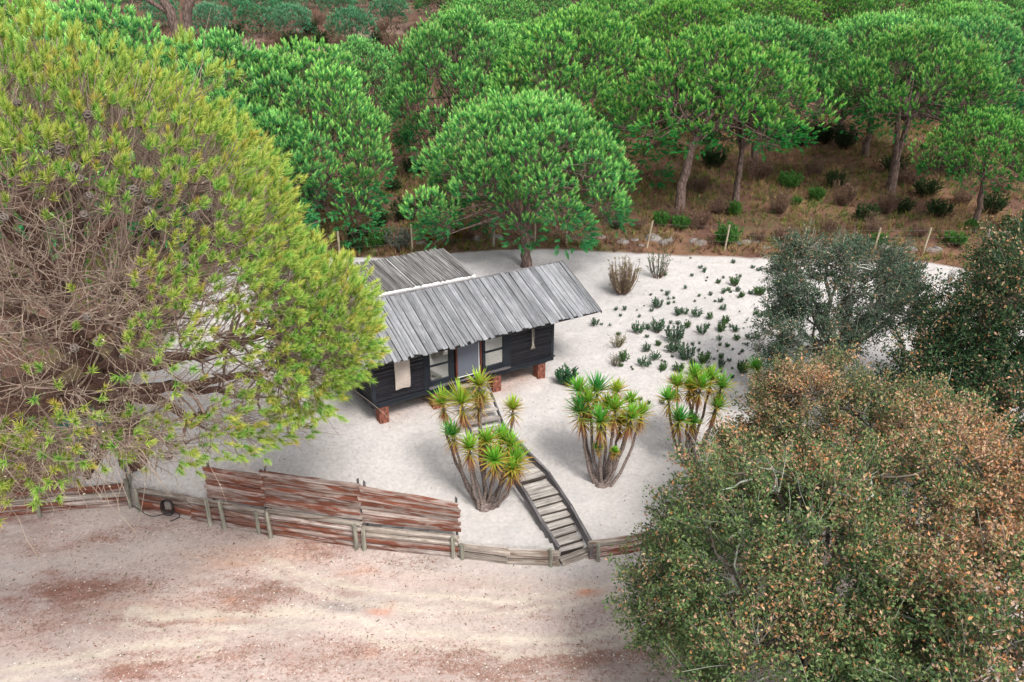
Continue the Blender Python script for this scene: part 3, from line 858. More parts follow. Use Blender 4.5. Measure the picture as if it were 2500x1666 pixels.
# ------------------------------------------------------------------ pole-roofed shelter behind the hut
def build_pergola():
    rnd = random.Random(8)
    pg = thing('pole_pergola', 'open shelter roofed with thin grey poles on a white frame behind the cabin', 'pergola', HUT, HA)
    U0, U1, V0, V1, Z0, Z1 = 1.72, 5.84, 4.02, 6.45, 2.60, 2.95
    for u, v, z in ((U0 + .03, V0 + .05, Z0), (U1 - .1, V0 + .05, Z0), (U0 + .03, V1 - .1, Z1 - .04), (U1 - .1, V1 - .1, Z1 - .04)):
        w = hut_world(u, v)
        box_part('post', (u, u + 0.08, v, v + 0.08, gz(w[0], w[1]) - 0.2, z - 0.10), M['whitewood'], pg, 0.006)
    box_part('white_beam', (U0 - .02, U1 + .03, V0 - 0.02, V0 + 0.05, Z0 - 0.075, Z0 - 0.005), M['whitewood'], pg, 0.006)
    box_part('white_beam', (U0 - .02, U1 + .03, V1 - 0.1, V1 - 0.03, Z1 - 0.14, Z1 - 0.03), M['whitewood'], pg, 0.006)
    plank('white_beam', (U1, V0 + .06, Z0 - .05), (U1, V1 - .11, Z1 - .085), 0.05, 0.07, M['whitewood'], pg, seed=1, nseg=2, wob=0, rag=0)
    g = Geo()
    a = np.array([(U0, V0 + .06, Z0 - .012), (U1 - .06, V0 + .06, Z0 - .012), (U1 - .06, V1 - .02, Z1 - .012), (U0, V1 - .02, Z1 - .012)])
    b = a.copy(); b[:, 2] -= 0.012
    g.add(np.concatenate([a, b]), [(0, 1, 2, 3), (4, 7, 6, 5), (0, 4, 5, 1), (1, 5, 6, 2), (2, 6, 7, 3), (3, 7, 4, 0)])
    link('white_sheet', g.mesh('white_sheet', M['whitewood']), pg)
    u, k = U0, 0
    while u < U1:
        r = rnd.uniform(0.055, 0.085)
        if rnd.random() < 0.10: u += rnd.uniform(0.03, 0.08)
        e0, e1 = rnd.uniform(-0.05, 0.06), rnd.uniform(-0.06, 0.09)
        sk = rnd.uniform(-0.03, 0.03)
        plank('pole', (u, V0 - e0, Z0 + r * .5), (u + sk, V1 + e1, Z1 + r * .5), r, r * 0.9, M['pole'], pg, seed=500 + k, nseg=3, sides=6, wob=0.05, rag=0.0)
        u += r * 1.22; k += 1
build_pergola()

# ------------------------------------------------------------------ log walls, slab screens
def wp(px, py, z=ROADZ):
    return at_z(px, py, z)
LOGS = [0]
def log_wall(label, pts, H, n, posts, mats, group=None, lean=0.0):
    """stacked half-logs along photo base points; posts at photo base points"""
    P = [wp(*p) for p in pts]
    root = thing('log_wall', label, 'wall', tuple(P[0]), 0)
    O = Vector(P[0])
    rnd = random.Random(len(label) * 7 + len(pts))
    for i in range(len(P) - 1):
        a, b = Vector(P[i]) - O, Vector(P[i + 1]) - O
        d = (b - a).normalized(); nn = Vector((d.y, -d.x, 0))
        h = H[i] if isinstance(H, (list, tuple)) else H
        z = -0.06
        for k in range(n):
            hh = (h + 0.06) / n * rnd.uniform(0.88, 1.12) if k < n - 1 else h - z
            A = a + Vector((0, 0, z + hh / 2)) - nn * (0.02 + rnd.uniform(-.01, .015)) - d * rnd.uniform(0, .03)
            B = b + Vector((0, 0, z + hh / 2)) - nn * (0.02 + rnd.uniform(-.01, .015)) + d * rnd.uniform(0, .03)
            LOGS[0] += 1
            plank('log', A, B, 0.13, hh * 1.03, M[mats[k % len(mats)]], root, (0, 0, 1), seed=700 + LOGS[0], nseg=5, sides=7, wob=0.05, rag=0.03)
            z += hh
    for (px, py, ph) in posts:
        q = Vector(wp(px, py)) - O
        plank('post', q + Vector((0, 0, -0.2)), q + Vector((rnd.uniform(-.03, .03), rnd.uniform(-.02, .02), ph)), 0.115, 0.115, M['post'], root, (0, 1, 0), seed=900 + px, nseg=4, sides=8, wob=0.03, rag=0.0)
    return root
log_wall('low reddish log wall at the far left under the pine branches', [(-60, 1270), (95, 1252), (316, 1234)], 0.72, 4, [(98, 1262, 0.85), (320, 1240, 0.95)], ['slabred', 'slab', 'greylog'])
log_wall('retaining log wall left of the panels with a black hose on it', [(346, 1248), (470, 1270), (656, 1304)], 0.78, 4, [(341, 1250, 0.8), (514, 1284, 0.86), (549, 1291, 0.92), (633, 1301, 0.72)], ['slab', 'slabred', 'slab', 'greylog'])
log_wall('middle retaining log wall of red and grey slabs below the long middle panel', [(660, 1303), (884, 1336)], 0.80, 5, [(662, 1311, 0.82), (871, 1339, 0.76)], ['slab', 'slabred', 'slabred', 'slab', 'greylog'])
log_wall('retaining log wall under the right-hand slab panel', [(888, 1336), (1118, 1360)], 0.66, 4, [(890, 1342, 0.62), (1107, 1362, 0.66)], ['slab', 'slabred', 'greylog', 'greylog'])
log_wall('two-log low wall joining the left side of the steps', [(1124, 1361), (1240, 1376), (1362, 1381)], 0.44, 2, [(1130, 1365, 0.46), (1345, 1382, 0.52)], ['greylog', 'greylog'])
log_wall('log wall running right from the steps to the oak', [(1441, 1362), (1530, 1350), (1640, 1325), (1800, 1290)], 0.52, 3, [(1461, 1369, 0.50), (1700, 1316, 0.5)], ['slabred', 'slabred', 'greylog'])

def slab_panel(label, px0, py0, px1, py1, zb, t0, t1, n, seed):
    """t0, t1: photo height of the panel's top at its left and right end"""
    a, b = Vector(wp(px0, py0)), Vector(wp(px1, py1))
    d = (b - a).normalized(); back = Vector((-d.y, d.x, 0)) * 0.13
    a, b = a + back, b + back
    zl, zr = at_y(px0, t0, a.y)[2] - ROADZ, at_y(px1, t1, b.y)[2] - ROADZ
    root = thing('slab_screen', label, 'fence panel', tuple(a), 0)
    L = b - a; L.z = 0
    rnd = random.Random(seed)
    f = 0.0
    for k in range(n):
        h = 1.0 / n * rnd.uniform(0.85, 1.15) if k < n - 1 else 1 - f
        fm = f + h / 2
        A = Vector((0, 0, zb + (zl - zb) * fm)) + back * rnd.uniform(-.12, .12) - d * rnd.uniform(0, .05)
        B = L + Vector((0, 0, zb + (zr - zb) * fm + rnd.uniform(-.02, .02))) + back * rnd.uniform(-.12, .12) + d * rnd.uniform(-.05, .04)
        plank('slab', A, B, 0.055, h * (zl + zr - 2 * zb) / 2 * 0.95, M['slabred' if rnd.random() < 0.6 else 'slab'], root, (0, 0, 1), seed=seed * 40 + k, nseg=7, wob=0.085, rag=0.03)
        f += h
    for t in (0.03, 0.97):
        q = L * t + back * 0.75
        zt = zl * (1 - t) + zr * t
        plank('post', q + Vector((0, 0, zb - 0.4)), q + Vector((0, 0, zt + 0.07)), 0.07, 0.07, M['railwood'], root, (0, 1, 0), seed=seed, nseg=2, sides=7)
    return root
slab_panel('left slab panel half hidden under the pine fringe', 515, 1279, 651, 1304, 0.78, 1140, 1158, 7, 3)
slab_panel('long red bark slab panel in the middle of the screen', 652, 1304, 886, 1337, 0.82, 1150, 1182, 8, 4)
slab_panel('right-hand red bark slab panel ending beside the yucca', 888, 1337, 1120, 1361, 0.70, 1186, 1229, 8, 5)

def build_side_fence():
    a, b = ground_at(318, 1205), ground_at(300, 850)
    a[2] = gz(a[0], a[1]); b[2] = gz(b[0], b[1])
    root = thing('side_fence', 'narrow plank fence running back under the big pine', 'fence', tuple(a), 0)
    d = Vector(b - a); d.z = 0
    n = 9
    rnd = random.Random(2)
    for k in range(n):
        A = d * (k / n); B = d * ((k + 0.985) / n)
        za = gz(a[0] + A.x, a[1] + A.y) - a[2]; zb_ = gz(a[0] + B.x, a[1] + B.y) - a[2]
        for j in range(4):
            plank('slat', A + Vector((rnd.uniform(-.01, .01), 0, za + 0.12 + 0.25 * j)), B + Vector((rnd.uniform(-.01, .01), 0, zb_ + 0.12 + 0.25 * j)), 0.03, 0.235, M['slabred' if rnd.random() < .5 else 'railwood'], root, (0, 0, 1), seed=k * 5 + j, nseg=2)
        plank('post', A + Vector((0.07, 0, za - .2)), A + Vector((0.07, 0, za + 1.12)), 0.09, 0.09, M['post'], root, (0, 1, 0), seed=k, nseg=2, sides=7)
        plank('top_rail', A + Vector((0, 0, za + 1.10)), B + Vector((0, 0, zb_ + 1.10)), 0.07, 0.06, M['slabred'], root, (0, 0, 1), seed=k + 60, nseg=2, sides=6)
build_side_fence()

def build_hose():
    p = wp(424, 1262); p[2] = ROADZ
    base = p + np.array([0, -0.12, 0.0])
    root = thing('garden_hose', 'coiled black hose on a reel against the log wall', 'hose', tuple(base))
    for k in range(4):
        an = np.linspace(0.3, 2 * np.pi + 0.3, 22)
        r = 0.17 + 0.02 * k
        tube_obj('hose_loop', np.stack([r * 0.8 * np.cos(an), -0.04 - 0.03 * k + 0 * an, 0.48 + r * 1.15 * np.sin(an)], 1), 0.014, M['black'], root, 5)
    an = np.linspace(0, 1, 16)
    tube_obj('hose_tail', np.stack([-1.0 * an, -0.08 + 0.03 * np.sin(an * 9), 0.28 - 0.22 * np.sin(an * 3.1) + 0.25 * an], 1), 0.014, M['black'], root, 5)
    tube_obj('hose_tail', np.stack([0.3 * np.sin(an * 3.1), -0.10 - 0.04 * an, 0.40 - 0.36 * an], 1), 0.014, M['black'], root, 5)
    box_part('reel', (-0.09, 0.09, -0.10, 0.0, 0.38, 0.62), M['metal'], root, 0.02)
build_hose()
def build_net():
    rs = np.random.default_rng(12)
    p = wp(185, 1210); p[2] = gz(p[0], p[1] + 1.2)
    base = np.array([p[0], p[1] + 0.9, gz(p[0], p[1] + 0.9)])
    g = Geo()
    n = 60
    c = rs.normal(0, 1, (n, 3)) * np.array([0.45, 0.2, 0.12]) + np.array([0, 0, 0.22])
    P = np.stack([c, c + rs.normal(0, 0.18, (n, 3)), c + rs.normal(0, 0.28, (n, 3)), c + rs.normal(0, 0.35, (n, 3))], 1)
    P[..., 2] = np.maximum(P[..., 2], 0.01)
    g.add(*tubes(P, np.full((n, 4), 0.010), 4))
    o = link('tangled_net', g.mesh('tangled_net', M['netting']), loc=tuple(base))
    tag(o, 'tangle of teal netting behind the left log wall', 'net')
build_net()

# ------------------------------------------------------------------ steps
def build_steps():
    # upper flight from the door down to the sand
    rnd = random.Random(6)
    D = hut_world(3.26, -0.10)
    e = (at_z(1156, 1054, -0.1) + at_z(1233, 1035, -0.1)) / 2
    gz0 = gz(e[0], e[1])
    root = thing('door_steps', 'short ladder-like wooden steps from the cabin door to the sand', 'steps', (e[0], e[1], gz0))
    O = Vector((e[0], e[1], gz0))
    top = Vector((D[0], D[1], 0.70)) - O
    run = Vector((top.x, top.y, 0)); dirn = run.normalized(); side = Vector((dirn.y, -dirn.x, 0))
    W = 0.50
    for s in (-1, 1):
        plank('stringer', side * (s * (W + .03)) + Vector((0, 0, -0.05)) - dirn * 0.12, top + side * (s * (W + .03)) + Vector((0, 0, 0.0)), 0.045, 0.14, M['railwood'], root, seed=30 + s, nseg=4)
    n = 6
    for k in range(n):
        t = (k + 0.45) / n
        q = top * t + Vector((0, 0, 0.03))
        plank('tread', q - side * W, q + side * W, 0.20, 0.04, M['stairwood'], root, seed=40 + k, nseg=3, wob=0.03)
    # lower steps and boardwalk
    tL = [(1272, 1175.5), (1301, 1219), (1309, 1237.5), (1319, 1256), (1329.6, 1274.3), (1341, 1292.6), (1352.5, 1311), (1364, 1331.7), (1365.2, 1347.8)]
    tR = [(1336.5, 1158.3), (1365.2, 1202), (1374.4, 1219), (1384.7, 1239.8), (1392.7, 1257), (1403, 1274.3), (1411, 1292.6), (1420.3, 1315.6), (1428.3, 1331.7)]
    zs = [-0.42, -0.55, -0.65, -0.75, -0.85, -0.95, -1.05, -1.15, -1.25]
    b = at_z(1400, 1365, -1.4)
    root2 = thing('garden_steps', 'weathered grey boardwalk and steps climbing from the road through the sand', 'steps', tuple(b))
    O2 = Vector(b)
    FL = [Vector(at_z(x, y, z)) - O2 for (x, y), z in zip(tL, zs)]
    FR = [Vector(at_z(x, y, z)) - O2 for (x, y), z in zip(tR, zs)]
    back = ((FL[1] + FR[1]) / 2 - (FL[7] + FR[7]) / 2); back.z = 0; back.normalize()
    for k in range(len(FL)):
        a, c = FL[k], FR[k]
        if k >= 2 or k == 0:
            pass
        depth = 0.34 if k >= 2 else 0.24
        nb = 1 if k >= 2 else 3
        w = depth / 1.0
        for j in range(nb):
            o = back * (w * (j + 0.5))
            plank('tread', a + o + Vector((0, 0, -0.014)), c + o + Vector((0, 0, -0.014)), w - 0.012, 0.028, M['stairwood'], root2, seed=60 + 7 * k + j, nseg=4, wob=0.012)
        plank('riser', a + back * 0.035 + Vector((0, 0, -0.09)), c + back * 0.035 + Vector((0, 0, -0.09)), 0.03, 0.12, M['darkwood'], root2, seed=160 + k, nseg=2)
    # boardwalk planks up to the sand landing
    upL = Vector(at_z(1219, 1092, -0.22)) - O2; upR = Vector(at_z(1268, 1078, -0.22)) - O2
    nb = 7
    for j in range(nb):
        t0, t1 = (j + 0.0) / nb, (j + 0.97) / nb
        a0, c0 = FL[0] + back * 0.74, FR[0] + back * 0.74
        if (upL - FL[0]).length < 0.9: pass
        A = a0.lerp(upL, (t0 + t1) / 2); C2 = c0.lerp(upR, (t0 + t1) / 2)
        ww = (upL - a0).length / nb
        plank('tread', A + Vector((0, 0, -0.02)), C2 + Vector((0, 0, -0.02)), ww * 0.95, 0.05, M['stairwood'], root2, seed=260 + j, nseg=4, wob=0.012)
    # last sleeper on the road
    a, c = Vector(at_z(1369, 1368, -1.30)) - O2, Vector(at_z(1436, 1344, -1.30)) - O2
    plank('bottom_log', a + Vector((0, 0, -0.07)), c + Vector((0, 0, -0.07)), 0.24, 0.18, M['greylog'], root2, seed=55, nseg=4, wob=0.03)
    # side beams, each in jointed lengths
    railR = [(1236, 1045, -0.08), (1290, 1103, -0.20), (1338.8, 1152.5, -0.30), (1392, 1232, -0.62), (1444, 1322.5, -1.0)]
    railL = [(1176, 1072, -0.12), (1222, 1122, -0.22), (1258, 1164, -0.32), (1283, 1201, -0.45), (1322, 1270, -0.75), (1362, 1331.7, -1.06)]
    for pts, nm in ((railR, 1), (railL, 2)):
        Q = [Vector(at_z(x, y, z)) - O2 for x, y, z in pts]
        for k in range(len(Q) - 1):
            plank('side_beam', Q[k] + Vector((0, 0, -0.11)), Q[k + 1] + (Q[k + 1] - Q[k]).normalized() * 0.03 + Vector((0, 0, -0.11)), 0.085, 0.25, M['railwood'], root2, seed=400 + nm * 20 + k, nseg=4, wob=0.05, rag=0.02)
    plank('newel', Q[0] * 0 + Vector(at_z(1444, 1330, -1.0)) - O2 + Vector((0, 0.0, -0.55)), Vector(at_z(1444, 1330, -1.0)) - O2 + Vector((0, 0, 0.05)), 0.09, 0.12, M['railwood'], root2, (0, 1, 0), seed=88, nseg=2)
build_steps()

# ------------------------------------------------------------------ yuccas
def blades(rng, P, D, n, L, w, spread, droop, cols, seg=3):
    """strap leaves from P along a rosette axis D; returns verts, faces, cols (triangular strips, folded tip)"""
    a, b = perp_frame(D[None])[0][0], None
    a, b = perp_frame(np.array([D]))
    a, b = a[0], b[0]
    ph = np.arange(n) * 2.39996 + rng.random() * 6
    sp = spread[0] + (spread[1] - spread[0]) * (np.arange(n) / n) ** 0.8 + rng.normal(0, 0.08, n)
    d = D[None] * np.cos(sp)[:, None] + (a[None] * np.cos(ph)[:, None] + b[None] * np.sin(ph)[:, None]) * np.sin(sp)[:, None]
    sd = nrm(np.cross(d, D[None] + 1e-3))
    ln = L * (0.75 + 0.4 * rng.random(n))
    ts = np.linspace(0, 1, seg + 1)
    V, C = [], []
    for t in ts:
        c = P[None] + d * (ln * t)[:, None] + np.array([0, 0, -1.0])[None] * (droop * ln * t * t * np.sin(np.clip(sp, 0, 3)))[:, None]
        wd = w * (0.55 + 0.9 * t if t < 0.4 else (1 - t) / 0.6 * 0.9 + 0.02)
        V.append(np.stack([c - sd * wd, c + sd * wd], 1))
        cb, ct = cols
        C.append(np.repeat((cb * (1 - t) + ct * t)[:, None, :], 2, 1))
    V = np.stack(V, 1); C = np.stack(C, 1)           # n, seg+1, 2, 3
    k = (seg + 1) * 2
    base = (np.arange(n) * k)[:, None]
    F = []
    for i in range(seg):
        F.append(np.stack([base[:, 0] + 2 * i, base[:, 0] + 2 * i + 1, base[:, 0] + 2 * i + 3, base[:, 0] + 2 * i + 2], 1))
    return V.reshape(-1, 3), np.concatenate(F), C.reshape(-1, 3)
GREENS = np.array([(0.07, 0.30, 0.045), (0.05, 0.25, 0.05), (0.13, 0.38, 0.04), (0.22, 0.42, 0.04), (0.38, 0.46, 0.05)])
def rosette(rng, parent, loc, D, L, hue, skirt=0.6):
    """one leafy head with a skirt of dry hanging leaves"""
    g = Geo()
    n = 70
    hue = np.clip(hue, 0, 4)
    base = GREENS[int(hue)] * (1 - hue % 1) + GREENS[min(int(hue) + 1, 4)] * (hue % 1)
    old = np.linspace(0, 1, n) ** 1.6
    warm = np.array([0.40, 0.33, 0.05])
    j = (0.8 + 0.4 * rng.random(n))[:, None]
    mixw = np.clip(old[:, None] * 1.0 + (rng.random(n)[:, None] < 0.10 + 0.04 * hue) * 0.5 - 0.55 + 0.13 * hue, 0, 1)
    cb = (base[None] * (1 - mixw) + warm[None] * mixw) * j
    tipw = np.clip(mixw * 1.5, 0, 1)
    ct = (base[None] * 1.35 * (1 - tipw) + np.array([0.48, 0.24, 0.06])[None] * tipw) * j
    D = np.array(D, float); D /= np.linalg.norm(D)
    L = L * 1.24
    g.add(*blades(rng, D * 0.12 * L, D, n, L, 0.029, (0.08, 1.60), 0.03, (cb, ct)))
    # lower tier a little down the stem
    m = 22
    cb2 = np.array([0.22, 0.24, 0.04])[None] * (0.6 + 0.7 * rng.random((m, 1))); ct2 = np.array([0.46, 0.27, 0.07])[None] * (0.6 + 0.6 * rng.random((m, 1)))
    g.add(*blades(rng, -D * 0.22 * L, D, m, L * 0.9, 0.019, (1.2, 2.2), 0.18, (cb2, ct2)))
    k = int(40 * skirt)
    if k > 2:
        cd = np.array([0.36, 0.17, 0.085])[None] * (0.5 + 0.8 * rng.random((k, 1)))
        g.add(*blades(rng, -D * 0.34 * L, D, k, L * 0.85, 0.017, (2.2, 2.9), 0.25, (cd, cd * 0.85)))
    return link('leaf_rosette', g.mesh('leaf_rosette', M['yucca']), parent, loc=loc)
def yucca(label, base, stems, seed, group=None):
    """stems: (top offset x, y, height, head length, hue)"""
    rng = np.random.default_rng(seed)
    root = thing('yucca', label, 'yucca', tuple(base), 0, group)
    for (dx, dy, h, L, hue) in stems:
        top = np.array([dx, dy, h])
        b0 = np.array([dx * 0.10 + rng.normal(0, .06), dy * 0.10 + rng.normal(0, .05), -0.15])
        ctrl = np.array([dx * 0.85 + rng.normal(0, .05), dy * 0.85 + rng.normal(0, .05), h * 0.38])
        P = bez(b0[None], ctrl[None], top[None], 9)
        P[0, 1:-1] += rng.normal(0, 0.022, (7, 3))
        g = Geo()
        g.add(*tubes(P, np.linspace(0.062, 0.034, 9)[None] * (0.85 + 0.12 * rng.random((1, 9))), 8))
        link('stem', g.mesh('stem', M['yuccastem'], True), root)
        D = nrm((P[0, -1] - P[0, -2])[None])[0] + np.array([0, 0, 0.6])
        rosette(rng, root, tuple(top), D, L, hue, rng.uniform(0.4, 1.2))
    g = Geo()
    an = np.linspace(0, 2 * np.pi, 13)[:-1]
    prof = [(0.28, -0.12), (0.24, 0.0), (0.16, 0.08), (0.08, 0.13)]
    V = np.array([[(r * math.cos(a) * (1 + .25 * math.sin(3 * a + seed)), r * .8 * math.sin(a), z) for a in an] for r, z in prof])
    idx = np.arange(4 * 12).reshape(4, 12)
    F = np.stack([idx[:-1], np.roll(idx[:-1], -1, 1), np.roll(idx[1:], -1, 1), idx[1:]], -1).reshape(-1, 4)
    g.add(V.reshape(-1, 3), F)
    link('root_crown', g.mesh('root_crown', M['yuccastem'], True), root)
    return root
def head_from_px(base, px, py, dy):
    p = at_y(px, py, base[1] + dy)
    return p[0] - base[0], dy, p[2] - base[2]
def build_yuccas():
    def make(label, bpx, heads, seed):
        b = ground_at(*bpx)
        st = []
        for (px, py, dy, L, hue) in heads:
            x, y, h = head_from_px(b, px, py, dy)
            st.append((x, y, h, L, hue))
        yucca(label, b, st, seed)
    make('tall yucca with splayed stems between the slab screen and the steps', (1184, 1238),
         [(1170, 945, .35, .42, 3.3), (1128, 990, .1, .52, 3.2), (1082, 990, .35, .42, 2.6), (1170, 985, .5, .42, 2.9), (1252, 1002, .6, .36, 3.4), (1106, 1065, -.1, .38, 1.2), (1147, 1098, -.3, .40, 2.6), (1188, 1082, 0, .42, 2.6), (1222, 1075, .3, .40, 2.2), (1246, 1092, .15, .38, 2.5), (1207, 1128, -.35, .42, 2.2), (1262, 1128, -.1, .42, 2.3), (1250, 1150, -.35, .36, 2.6)], 1)
    make('bushy yucca of many stems on bare sand right of the steps', (1470, 1182),
         [(1414, 960, .3, .44, 1.9), (1457, 962, .45, .54, 0.9), (1505, 960, .5, .36, 3.4), (1418, 1010, -.1, .50, 0.8), (1425, 1025, .3, .36, 1.9), (1466, 1035, -.3, .46, 1.6), (1500, 1005, .1, .46, 2.4), (1540, 985, .6, .32, 2.2), (1540, 1025, -.1, .42, 2.3), (1566, 1015, .35, .38, 2.9), (1515, 1040, .3, .34, 3.4), (1480, 1000, .5, .40, 3.0), (1437, 985, .1, .38, 2.9), (1500, 1105, -.3, .16, 2.4), (1462, 1095, -.2, .18, 1.8)], 2)
    make('slender yucca half hidden by the orange-leaved oak', (1678, 1132),
         [(1632, 980, 0, .38, 1.8), (1653, 945, .35, .38, 2.8), (1683, 950, .3, .36, 2.9), (1710, 950, .1, .46, 2.2), (1697, 925, .5, .42, 2.1), (1735, 930, .5, .40, 2.7), (1760, 950, .3, .42, 1.6), (1657, 1030, -.25, .42, 1.2), (1692, 1035, .1, .30, 1.4), (1750, 1000, .1, .42, 2.0)], 3)
    make('lone short yucca beyond the slender clump beside the dark oak', (1848, 950), [(1848, 905, 0, .46, 1.8)], 4)
    b = ground_at(1897, 800)
    rng = np.random.default_rng(9)
    g = Geo()
    n = 90
    cb = np.array([0.20, 0.24, 0.07])[None] * (0.6 + .7 * rng.random((n, 1))); ct = np.array([0.36, 0.32, 0.10])[None] * (0.7 + .5 * rng.random((n, 1)))
    g.add(*blades(rng, np.zeros(3), np.array([0, 0, 1.0]), n, 0.50, 0.012, (0.1, 1.5), 0.25, (cb, ct)))
    tag(link('grass_tussock', g.mesh('grass_tussock', M['yucca']), loc=tuple(b)), 'round spiky yellow-green tussock on the sand left of the grey oak', 'grass')
build_yuccas()

# ------------------------------------------------------------------ small shrubs on the sand
def shrub_mesh(name, seed, n=26, leaf=(0.045, 0.10, 0.05), leaf2=(0.08, 0.15, 0.07), stemc=(0.16, 0.10, 0.075), m=26, leafy=1.0, nl=0.055, w=0.010, tall=1.0):
    """unit shrub, about 1 m across: upright stems with short needle leaves"""
    rng = np.random.default_rng(seed)
    g = Geo()
    ph = rng.random(n) * 2 * np.pi; r = np.sqrt(rng.random(n)) * 0.42
    top = np.stack([r * np.cos(ph), r * np.sin(ph) * 0.9, (0.45 + 0.35 * rng.random(n)) * tall * (1 - 0.6 * r ** 2)], 1)
    b0 = top * np.array([0.25, 0.25, 0]) + np.array([0, 0, -0.05])
    P = bez(b0, top * np.array([0.9, 0.9, 0.35]), top, 4)
    g.add(*tubes(P, np.linspace(0.012, 0.005, 4)[None].repeat(n, 0), 3), col=np.array(stemc))
    k = max(2, int(5 * leafy))
    for t in np.linspace(0.35, 1.0, k):
        q = (1 - t) ** 2 * b0 + 2 * t * (1 - t) * (top * np.array([0.9, 0.9, 0.35])) + t * t * top
        d = nrm(top - b0 + rng.normal(0, 0.25, (n, 3)))
        f = rng.random((n, 1))
        c = np.array(leaf)[None] * (1 - f) + np.array(leaf2)[None] * f
        keep = rng.random(n) < leafy
        if keep.sum() == 0: continue
        g.add(*needles(rng, q[keep], d[keep], 0.16, nl, m, w, (0.5, 1.15), c[keep], c[keep] * 1.25))
    return g.mesh(name, M['needle'])
SHR = [(765,135,25),(870,165,25),(900,178,25),(960,185,22),(1010,150,25),(1060,160,28),(1120,100,20),(1145,150,22),(1080,185,22),(605,185,30),(620,222,12),(678,243,28),(708,222,15),(798,215,18),(770,252,48),(1010,252,60),(1072,262,55),(1128,210,15),(1100,220,25),(945,225,18),(905,302,60),(855,305,28),(810,318,30),(785,290,28),(748,298,20),(708,298,35),(638,312,22),(575,320,18),(660,350,16),(692,346,32),(552,350,14),(398,310,30),(310,315,14),(410,335,20),(408,362,22),(437,355,16),(345,372,60),(315,400,22),(275,375,9),(235,398,11),(170,392,25),(120,395,22),(145,428,16),(250,433,18),(462,412,50),(497,410,42),(560,420,55),(634,437,38),(707,390,35),(925,355,20),(968,330,28),(990,358,25),(1018,335,35),(1080,325,14),(1045,340,18),(952,372,14),(958,400,22),(962,425,20),(905,430,35),(885,412,28),(1075,408,32),(1068,437,14),(835,453,14),(718,460,45),(695,500,50),(775,505,50),(592,512,60),(615,490,35),(508,485,40),(458,470,30),(418,468,20),(345,498,80),(292,495,38),(242,508,65),(440,548,95),(135,530,24),(88,480,16),(40,475,18),(5,470,45),(165,660,62),(348,585,32),(285,610,50),(435,605,80),(540,585,22),(575,580,14),(684,555,32),(690,588,20),(728,590,28),(782,550,38),(850,545,45),(893,546,40),(757,614,16),(815,622,22),(675,622,11),(510,645,90),(600,670,70),(500,662,35),(655,665,18),(693,655,32),(740,672,26),(695,690,40),(690,715,30),(535,685,35),(462,712,65),(372,675,14),(380,718,42),(330,655,60),(275,685,70),(755,718,14),(810,725,65),(635,725,50),(550,740,65),(435,772,38),(640,745,40),(755,765,25),(252,885,26),(300,907,22),(370,900,30),(1790,165,38),(1838,208,14)]
